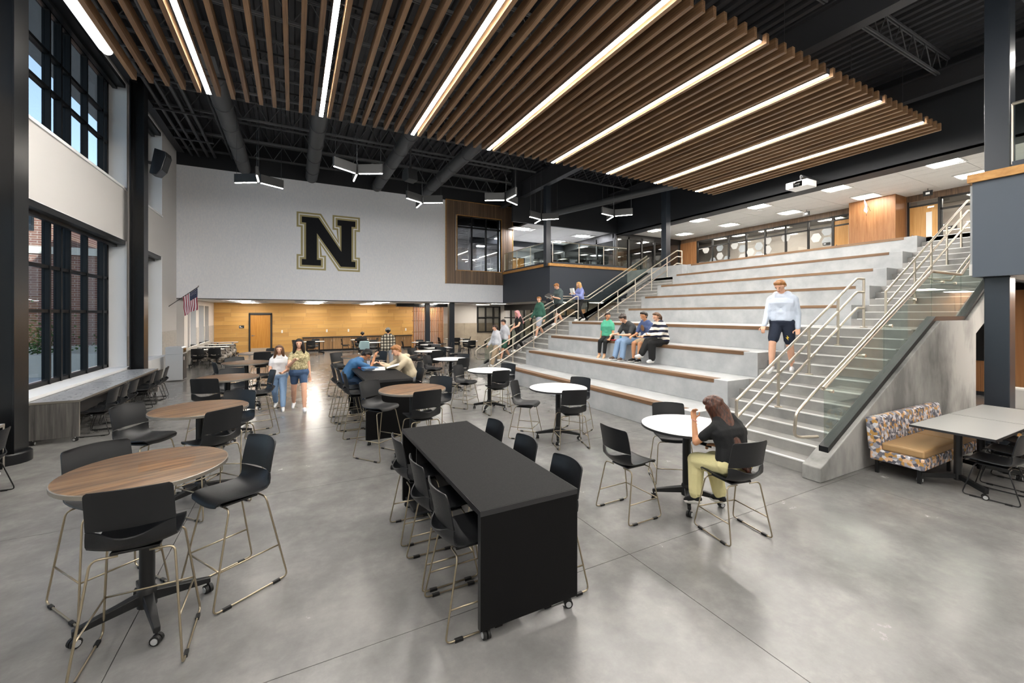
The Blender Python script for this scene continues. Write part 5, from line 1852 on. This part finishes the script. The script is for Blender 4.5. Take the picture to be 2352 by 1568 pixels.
    shirt += [(p, q, a + fl_, b + fl_) for (p, q, a, b) in torso[1:3] + torso[5:]]
    hemd = wear.get('hem', .3)
    shirt += [(waist - X * .045 * H, waist.lerp(pel, hemd) - X * .05 * H, .058 * H + fl_, .062 * H + fl_ * 1.4), (waist + X * .045 * H, waist.lerp(pel, hemd) + X * .05 * H, .058 * H + fl_, .062 * H + fl_ * 1.4), (waist.lerp(pel, hemd) - X * .05 * H, waist.lerp(pel, hemd) + X * .05 * H, .062 * H + fl_, .062 * H + fl_)]
    pants += [(pel - X * hw, pel + X * hw, .070 * H + .006, .070 * H + .006), (pel - X * .045 * H, pel.lerp(waist, .5) - X * .045 * H, .066 * H, .062 * H), (pel + X * .045 * H, pel.lerp(waist, .5) + X * .045 * H, .066 * H, .062 * H)]
    obj('body', fuse(skin_p, vox, skin, 'body', 2), root)
    obj(wear.get('top_name', 'shirt'), fuse(shirt, vox * 1.25, wear['top'], 'shirt', 9), root)
    if wear.get('hood'):
        obj('hood', fuse([(neck - back * -.03 * H + X * (q * .03 * H) - Vector((0, .05 * H, -.0)), neck + X * (q * .055 * H) + Vector((0, -.01, .01)), .030 * H, .024 * H) for q in (-1, 1)] + [(neck - X * .035 * H - Vector((0, .055 * H, 0)), neck + X * .035 * H - Vector((0, .055 * H, 0)), .032 * H, .032 * H)], vox * 1.25, wear['top'], 'hood', 4), root)
    obj(wear.get('bottom_name', 'trousers'), fuse(pants, vox * 1.25, wear['bottom'], 'trousers', 7), root)
    for up_, sol in shoes:
        s1 = obj('shoe', fuse(up_, vox, wear.get('shoe', 'cloth_white'), 'shoe', 2), root)
        obj('sole', fuse(sol, vox, 'cloth_sole', 'sole', 1), s1)
    # face
    for q in (-1, 1):
        e = MB(); capsule(e, hc + fwd * .0495 * H + side * (q * .020 * H) + upv * .008 * H, hc + fwd * .0500 * H + side * (q * .021 * H) + upv * .008 * H, .0040 * H, .0040 * H, 8)
        e.build('eye', 'eye_dark', root, smooth='all')
    e = MB(); e.tube([hc + fwd * .0505 * H - upv * .036 * H + side * (t * .012 * H) - fwd * (t * t * .004 * H) for t in (-1, -.5, 0, .5, 1)], .0030 * H, 6)
    e.build('mouth', 'lip', root, smooth='all')
    # hair
    style, hm = hair
    hp_ = [(hc + upv * .022 * H - fwd * .012 * H, hc + upv * .012 * H - fwd * .026 * H, .054 * H, .054 * H), (hc + upv * .045 * H + fwd * .022 * H - side * .02 * H, hc + upv * .045 * H + fwd * .022 * H + side * .02 * H, .022 * H, .022 * H)]
    for q in (-1, 1):
        hp_.append((hc + side * (q * .036 * H) + upv * .03 * H - fwd * .01 * H, hc + side * (q * .042 * H) - upv * .002 * H - fwd * .024 * H, .024 * H, .018 * H))
    hp_.append((hc - fwd * .035 * H, hc - fwd * .040 * H - upv * .03 * H, .034 * H, .026 * H))
    if style == 'curly':
        rg = random.Random(3)
        for i in range(26):
            v = Vector((rg.gauss(0, 1), rg.gauss(0, 1), rg.gauss(0, 1))).normalized()
            if v.dot(fwd) > .45 and v.dot(upv) < .55 or v.dot(upv) < -.2:
                continue
            c0 = hc + upv * .02 * H - fwd * .012 * H + v * .054 * H
            hp_.append((c0, c0 + v * .004, .018 * H, .018 * H))
    if style == 'long':
        Ln = wear.get('hairlen', .20)
        for i in range(13):
            a = R(-105 + 210 * i / 12)
            rad = -fwd * math.cos(a) + side * math.sin(a)
            st = hc + rad * .046 * H + upv * .015 * H
            mid = hc + rad * .054 * H - upv * .06 * H
            en = neck + Vector((rad.x * .075 * H, rad.y * .075 * H, 0)) - Vector((0, 0, (Ln - .06) * H * (1 - .2 * abs(math.sin(a))))) - Vector((0, .055 * H, 0)) * max(0, math.cos(a)) * 1.2 - Vector((0, math.tan(R(P['lean'])) * (Ln - .06) * H, 0))
            if P['lean'] > 12:
                en += Vector((0, -.02 * H, 0))
            hp_ += [(st, mid, .022 * H, .023 * H), (mid, en, .023 * H, .013 * H)]
    if style == 'pony':
        st = hc - fwd * .06 * H + upv * .02 * H
        hp_ += [(st, st - fwd * .02 * H - upv * .05 * H, .022 * H, .020 * H), (st - fwd * .02 * H - upv * .05 * H, st - fwd * .01 * H - upv * .12 * H, .020 * H, .008 * H)]
    obj('hair', fuse(hp_, vox, hm, 'hair', 2), root)
    if wear.get('cap'):
        q_ = wear.get('capdir', 1)
        cp_ = [(hc + upv * .032 * H - fwd * .008 * H, hc + upv * .028 * H - fwd * .02 * H, .056 * H, .056 * H)]
        cap = obj('cap', fuse(cp_, vox, wear['cap'], 'cap', 2), root)
        br = MB(); br.lathe([(.001, 0), (.045 * H, 0), (.045 * H, .006), (.001, .008)], n=16)
        b_ = br.build('brim', wear['cap'], cap); b_.location = hc + fwd * (q_ * .055 * H) + upv * .030 * H
    for nm, c in joints.items():
        root['_' + nm] = tuple(c)
    return root


def world(root, key):
    return Matrix.Translation(root.location) @ Matrix.Rotation(root.rotation_euler.z, 4, 'Z') @ Vector(root['_' + key])


def stand_hip(H, P):
    """pelvis height that puts the lower foot on the ground"""
    z = []
    for nm in 'LR':
        th, kn = P.get('th' + nm, 0), P.get('kn' + nm, 0)
        z.append(.01 * H + .245 * H * math.cos(R(th)) + .245 * H * math.cos(R(th - kn)) + .040 * H)
    return max(z)


def walker(label, x, y, z, face, H, wear, hair, pose=None, other_step=0, **k):
    P = dict(thL=22, knL=8, thR=-12, knR=22, ftR=18, shL=-14, shR=16, elL=18, elR=22)
    P.update(pose or {})
    P['hip'] = stand_hip(H, P)
    return person(label, (x, y, z), face, H, P, wear, hair, **k)


# --- girl at the white table
girl = person('girl in a black tee and yellow trousers seated at the white table, back turned', (4.15, 2.84, 0), 82, 1.62,
              dict(hip=.725, lean=9, curl=14, thL=82, thR=80, knL=84, knR=96, abL=8, abR=2, shL=40, saL=24, elL=122, inL=24, shR=14, saR=10, elR=66, inR=22, hp=28, hy=-16, ht=-20, ftL=20, ftR=12, curlF=40),
              dict(top='cloth_black', bottom='cloth_yellow', sleeve=.62, bag=.016, leg=1.9, wide=.030, hem=.7, shoe='cloth_black', hairlen=.36), ('long', 'hair_auburn'), 'skin_tan', .0068, True)
hr = world(girl, 'handR')
ph = MB().box(-.04, .04, -.085, .085, -.006, .006).build('phone', 'lens_black', bevel=.004); ph.location = hr + Vector((-.02, .05, .012)); ph.rotation_euler = (R(12), R(-8), R(35))
tag(ph, 'black phone in the hand of the seated girl', 'phone')
wl_ = world(girl, 'wristL')
for i, dz in enumerate((.0, -.035)):
    bw = MB(); bw.tube([(.030 * math.cos(a), .030 * math.sin(a), 0) for a in [2 * PI * k / 16 for k in range(16)]], .0035, 6, closed=True)
    o = bw.build('bracelet', 'hair_pink', smooth='all'); o.location = wl_ + Vector((0, -.01, dz)); o.rotation_euler = (R(20), R(15), 0)
    tag(o, 'thin pink bracelet on the girl at the white table, %s' % ('nearer the hand' if i == 0 else 'nearer the elbow'), 'bracelet', 'bracelets of the seated girl')

# --- young man coming down the stairs
yman = walker('young man in a pale blue hoodie and navy shorts coming down the stairs', 8.60, 4.86, 1.19, 196, 1.86,
       dict(top='cloth_paleblue', bottom='cloth_navy', sleeve=1.95, bag=.018, leg=.78, wide=.026, hem=.75, shoe='cloth_white', hood=True, top_name='hoodie', bottom_name='shorts'), ('short', 'hair_ginger'),
       dict(thL=-6, knL=12, thR=26, knR=22, shL=-10, shR=14, elL=26, elR=20, saL=7, saR=6, hp=30, hy=10), vox=.009)

lg_ = MB().prism([(.012, .05), (-.03, -.005), (-.004, -.002), (-.018, -.05), (.03, .008), (.004, .006)], 'y', 0, .004).build('logo', 'logo_yellow', yman)
lg_.location = Vector(yman['_thighL']) + Vector((0, .118, -.03)); lg_.rotation_euler = (R(8), 0, 0)
# --- four friends on the third tier
Z2, Z3 = 2 * TIER, 3 * TIER
SEAT = dict(hip=.085)
def sitter(label, y, face, H, pose, wear, hair, **k):
    P = dict(hip=.095, thL=80, thR=80, knL=82, knR=82, lean=6, curl=10, shL=25, shR=25, elL=55, elR=55, inL=22, inR=22)
    P.update(pose)
    return person(label, (8.56, y, Z3), face, H, P, wear, hair, **k)
green = sitter('girl in a green tee and black trousers seated on the bleachers', 10.0, 205, 1.62, dict(thL=72, thR=74, knL=62, knR=66, lean=2, curl=4, shL=14, saL=10, elL=35, inL=12, shR=-6, saR=10, elR=8, inR=-4, hp=4, hy=-42, ftL=20, ftR=28, abL=0, abR=0),
               dict(top='cloth_green', bottom='cloth_black', sleeve=.6, bag=.020, leg=1.8, wide=.006, hem=.6, shoe='cloth_tan_shoe'), ('pony', 'hair_dark'), skin='skin_tan', fem=True)
grey = sitter('boy in a charcoal tee and pale jeans seated on the bleachers', 8.95, 178, 1.74, dict(lean=16, curl=22, hp=38, knL=72, knR=64, shL=28, shR=30, elL=62, elR=60),
              dict(top='cloth_charcoal', bottom='cloth_denim', sleeve=.75, bag=.020, leg=1.95, wide=.028, hem=.5, shoe='cloth_brownshoe', bottom_name='jeans'), ('curly', 'hair_dark'))
blue = sitter('boy in a blue printed tee and shorts seated on the bleachers', 8.38, 182, 1.70, dict(lean=4, curl=12, hp=10, hy=8, knL=74, knR=80),
              dict(top='cloth_blue', bottom='cloth_khaki', sleeve=.7, bag=.018, leg=.75, wide=.022, hem=.5, shoe='cloth_black', bottom_name='shorts'), ('short', 'hair_black'), skin='skin_tan')
strp = sitter('girl in a navy and white striped sweater and black trousers seated on the bleachers', 7.88, 172, 1.66, dict(lean=6, curl=14, hp=12, hy=10, thL=84, knL=84, thR=92, knR=58, abR=-6, shL=32, elL=60, shR=34, elR=52, inL=20, inR=26),
              dict(top='cloth_stripes', bottom='cloth_black', sleeve=1.9, bag=.034, leg=1.92, wide=.040, hem=.8, shoe='cloth_white', top_name='sweater'), ('pony', 'hair_brown'), fem=True)
pt_ = MB().lathe([(.001, 0), (.075, 0), (.075, .003), (.001, .003)], n=20); bdg = pt_.build('shirt_print', 'bench_wood', blue, loc=(0, .20, .42)); bdg.rotation_euler = (R(90 - 12), 0, 0); bdg.scale = (.8, 1.2, 1)
can = thing('drink_can', 'slim blue drink can standing on the wooden bleacher edge', 'can', (8.58, 9.46, Z3 + .006))
MB().lathe([(.026, 0), (.032, .012), (.032, .135), (.026, .15), (.024, .15)], n=20).build('body', 'can_blue', can, smooth=True)
MB().lathe([(.024, .15), (.025, .153), (.001, .153)], n=20).build('lid', 'chrome', can, smooth=True)
pk = MB().box(-.12, .12, -.17, .17, 0, .03).build('snack_box', 'tray_red', bevel=.004); pk.location = (8.56, 9.6, Z3 + .006)
tag(pk, 'flat red box on the wooden bleacher edge beside the can', 'box')

# --- two girls walking through the aisle
walker('girl in a white top and ripped jeans walking in the aisle', -.31, 11.75, 0, -96, 1.60, dict(top='cloth_white', bottom='cloth_denim', sleeve=.5, bag=.014, leg=1.85, wide=.016, hem=.8, shoe='cloth_white', bottom_name='jeans', hairlen=.16), ('long', 'hair_brown'),
       dict(shL=20, elL=60, inL=24, shR=18, elR=62, inR=20, hy=-6), fem=True, skin='skin_light')
walker('girl in a camouflage tee and denim shorts walking in the aisle', .12, 11.45, 0, -92, 1.76, dict(top='cloth_camo', bottom='cloth_darkdenim', sleeve=.45, bag=.010, leg=.55, wide=.016, hem=.35, shoe='cloth_white', bottom_name='shorts', hairlen=.20), ('long', 'hair_black'),
       dict(shR=34, elR=95, inR=34, shL=-6, elL=12), fem=True, skin='skin_light')

# --- boys at the far black table
by = person('boy in a blue tee and dark cap bent over the far black table', (1.02, 9.90, 0), 2, 1.74, dict(hip=.90, lean=26, curl=24, hp=46, thL=80, thR=80, knL=92, knR=84, shL=62, shR=66, elL=78, elR=96, saL=14, saR=16, inL=24, inR=18, ftL=10, ftR=10),
       dict(top='cloth_bluetee', bottom='cloth_darkdenim', sleeve=.75, bag=.022, leg=1.9, wide=.022, hem=.7, shoe='cloth_bluetee', cap='cloth_black', capdir=-1, bottom_name='jeans'), ('short', 'hair_black'), skin='skin_tan')
hb = person('boy in a beige hoodie leaning on the far black table', (2.38, 9.52, 0), 184, 1.78, dict(hip=.90, lean=20, curl=14, hp=28, thL=80, thR=80, knL=86, knR=86, shL=52, shR=56, elL=62, elR=58, inL=18, inR=20),
       dict(top='cloth_beige', bottom='cloth_grey', sleeve=1.85, bag=.030, leg=1.9, wide=.02, hem=.7, shoe='cloth_white', hood=True, top_name='hoodie'), ('short', 'hair_ginger'))

# --- background figures
walker('person in a cream and black plaid shirt and grey cap, seen from behind', 3.45, 17.6, 0, 84, 1.80, dict(top='cloth_plaid', bottom='cloth_grey', sleeve=1.7, bag=.036, leg=1.9, wide=.02, hem=.9, shoe='cloth_white', cap='cloth_greycap', capdir=1), ('short', 'hair_black'), vox=.012)
person('person in black seated far back by the brown cabinets', (3.55, 25.3, 0), 95, 1.66, dict(hip=.55, thL=82, thR=82, knL=86, knR=86, lean=8, curl=10, shL=30, shR=30, elL=60, elR=60), dict(top='cloth_black', bottom='cloth_black', sleeve=1.8, bag=.02, leg=1.9, shoe='cloth_white'), ('curly', 'hair_black'), vox=.014, skin='skin_tan')
chair('low', 3.55, 25.28, 95, 'black sled chair under the person in black by the brown cabinets', 'dining zone chairs')

# --- students coming down the far stairs
def on_stair(label, x, H, wear, hair, pose, face=184, y=14.62, **k):
    return walker(label, x, y, tread_z(x), face, H, wear, hair, pose, vox=.011, **k)
on_stair('student in a white hoodie and khaki trousers at the foot of the far stairs', 6.95, 1.62, dict(top='cloth_lightgrey', bottom='cloth_khaki', sleeve=1.9, bag=.034, leg=1.9, wide=.03, hem=.8, hood=True, top_name='hoodie'), ('pony', 'hair_dark'), dict(hp=14), fem=True)
bp = on_stair('student in a pale grey tee and dark shorts on the far stairs', 7.45, 1.66, dict(top='cloth_lightgrey', bottom='cloth_forest', sleeve=.8, bag=.03, leg=.8, wide=.03, hem=.9, bottom_name='shorts'), ('short', 'hair_black'), dict(hp=20), y=14.85)
on_stair('student with pink hair and a black dress on the far stairs', 7.95, 1.68, dict(top='cloth_black', bottom='cloth_black', sleeve=.4, bag=.014, leg=1.85, wide=.01, hem=.9), ('long', 'hair_pink'), dict(hp=22, shL=30, elL=40), fem=True)
d_ = on_stair('student in a dark green hoodie and pale shorts on the far stairs', 8.92, 1.72, dict(top='cloth_forest', bottom='cloth_greyshort', sleeve=1.9, bag=.034, leg=.85, wide=.034, hem=.8, hood=True, top_name='hoodie', bottom_name='shorts'), ('short', 'hair_ginger'), dict(hp=6, hy=-20))
e_ = on_stair('boy in a slate tee carrying a black binder down the far stairs', 9.85, 1.82, dict(top='cloth_slate', bottom='cloth_black', sleeve=.8, bag=.03, leg=.85, wide=.03, hem=.9, bottom_name='shorts'), ('short', 'hair_ginger'), dict(hp=32, shL=24, elL=78, inL=22, shR=20, elR=80, inR=22))
f_ = on_stair('girl in a periwinkle sweater carrying white books on the stair landing', 10.95, 1.72, dict(top='cloth_periwinkle', bottom='cloth_black', sleeve=1.9, bag=.026, leg=1.9, wide=.014, hem=.6, top_name='sweater', hairlen=.18), ('long', 'hair_blond'), dict(hp=12, shL=26, elL=88, inL=24, shR=26, elR=88, inR=24), fem=True)
hm_ = (world(e_, 'handL') + world(e_, 'handR')) / 2
bi = thing('binder', 'black ring binder held by the boy in the slate tee', 'binder', hm_ + Vector((-.02, 0, .05)), R(10))
MB().box(-.13, .13, -.16, .16, .025, .035).build('cover', 'edge_black', bi); MB().box(-.13, .13, -.16, .16, -.035, -.025).build('cover', 'edge_black', bi); MB().box(-.12, .12, -.15, .15, -.025, .025).build('pages', 'laminate_white', bi)
bi.rotation_euler = (R(20), R(-25), R(10))
hm_ = (world(f_, 'handL') + world(f_, 'handR')) / 2
for i in range(2):
    bk = thing('book', 'white book held by the girl in the periwinkle sweater, %s one' % ('front' if i == 0 else 'back'), 'book', hm_ + Vector((.0 + .035 * i, 0, .08)), 0)
    MB().box(-.014, .014, -.11, .11, -.14, .14).build('cover', 'white_letter', bk); MB().box(-.010, .010, -.105, .112, -.135, .135).build('pages', 'laminate_white', bk)
    bk.rotation_euler = (0, R(-15), R(4))

# --- things on the far black table
ZT = 1.142
tr_ = thing('lunch_tray', 'red lunch tray in front of the boy in the cap', 'tray', (1.40, 9.72, ZT), R(8))
MB().box(-.15, .15, -.2, .2, 0, .008).build('base', 'tray_red', tr_); e = MB(); e.box(-.15, .15, -.2, -.188, .008, .022); e.box(-.15, .15, .188, .2, .008, .022); e.box(-.15, -.138, -.188, .188, .008, .022); e.box(.138, .15, -.188, .188, .008, .022); e.build('rim', 'tray_red', tr_)
fd_ = MB().lathe([(.0, .0), (.07, .0), (.06, .03), (.0, .04)], n=16).build('food_portion', 'cap_wood', smooth=True); fd_.location = (1.40, 9.74, ZT + .009); tag(fd_, 'yellow food portion on the red lunch tray', 'food')
cup = MB().lathe([(.028, 0), (.038, .11), (.034, .11), (.026, .006)], n=18).build('paper_cup', 'cloth_paleblue', smooth=True); cup.location = (1.50, 9.86, ZT + .009); tag(cup, 'pale blue paper cup on the red lunch tray', 'cup')
for i in range(3):
    fo = thing('folder', 'blue folder on the far black table, %s in the pile' % ('bottom', 'middle', 'top')[i], 'folder', (1.42 + .01 * i, 9.28 - .008 * i, ZT + .017 * i), R(5 * i))
    MB().box(-.14, .14, -.17, .17, 0, .004).build('cover', 'flag_blue' if i == 1 else 'cloth_bluetee', fo); MB().box(-.14, .14, -.17, .17, .012, .016).build('cover', 'cloth_bluetee', fo); MB().box(-.13, .13, -.16, .16, .004, .012).build('pages', 'laminate_white', fo)
bi = thing('binder', 'open white ring binder with papers on the far black table', 'binder', (1.76, 9.20, ZT), R(-12))
MB().box(-.27, -.01, -.16, .16, 0, .006).build('cover', 'white_letter', bi)
cv = MB().box(0, .26, -.16, .16, -.003, .003).build('cover', 'white_letter', bi); cv.location = (.02, 0, .035); cv.rotation_euler = (0, R(-14), 0)
MB().box(-.25, -.02, -.14, .14, .006, .04).build('paper_pile', 'laminate_white', bi); rg_ = MB()
for y in (-.1, 0, .1):
    rg_.tube([(.0 + .025 * math.cos(a), y, .02 + .025 * math.sin(a)) for a in [2 * PI * k / 10 for k in range(10)]], .002, 5, closed=True)
rg_.build('rings', 'chrome', bi)
wb_ = thing('water_bottle', 'clear water bottle with a blue label on the far black table', 'bottle', (1.62, 10.12, ZT))
MB().lathe([(.030, 0), (.033, .01), (.033, .13), (.014, .18), (.013, .2)], n=18).build('body', 'bottle_plastic', wb_, smooth=True)
MB().lathe([(.0335, .05), (.0338, .05), (.0338, .11), (.0335, .11)], n=18).build('label', 'cloth_bluetee', wb_, smooth=True)
MB().lathe([(.015, .2), (.015, .222), (.001, .222)], n=14).build('cap', 'plate_white', wb_, smooth=True)
jk = thing('jacket', 'pale teal jacket hung over a chair in the dining zone', 'jacket', (3.3, 23.0, 0))
obj('cloth', fuse([((-.2, -.04 - .006 * i, .88 - .05 * i), (.2, -.04 - .006 * i, .88 - .05 * i), .05, .05) for i in range(8)] + [((-.2, 0, .84), (-.26, -.04, .62), .05, .04)], .014, 'cloth_teal', 'jacket', 3), jk)
chair('low', 3.3, 23.25, 90, 'black sled chair carrying the pale teal jacket', 'dining zone chairs')
_m = TMP.data
bpy.data.objects.remove(TMP)
bpy.data.scenes.remove(TSC)
for o in bpy.data.objects:                      # helper keys are not part of the description
    for k_ in [k_ for k_ in o.keys() if k_.startswith('_')]:
        del o[k_]
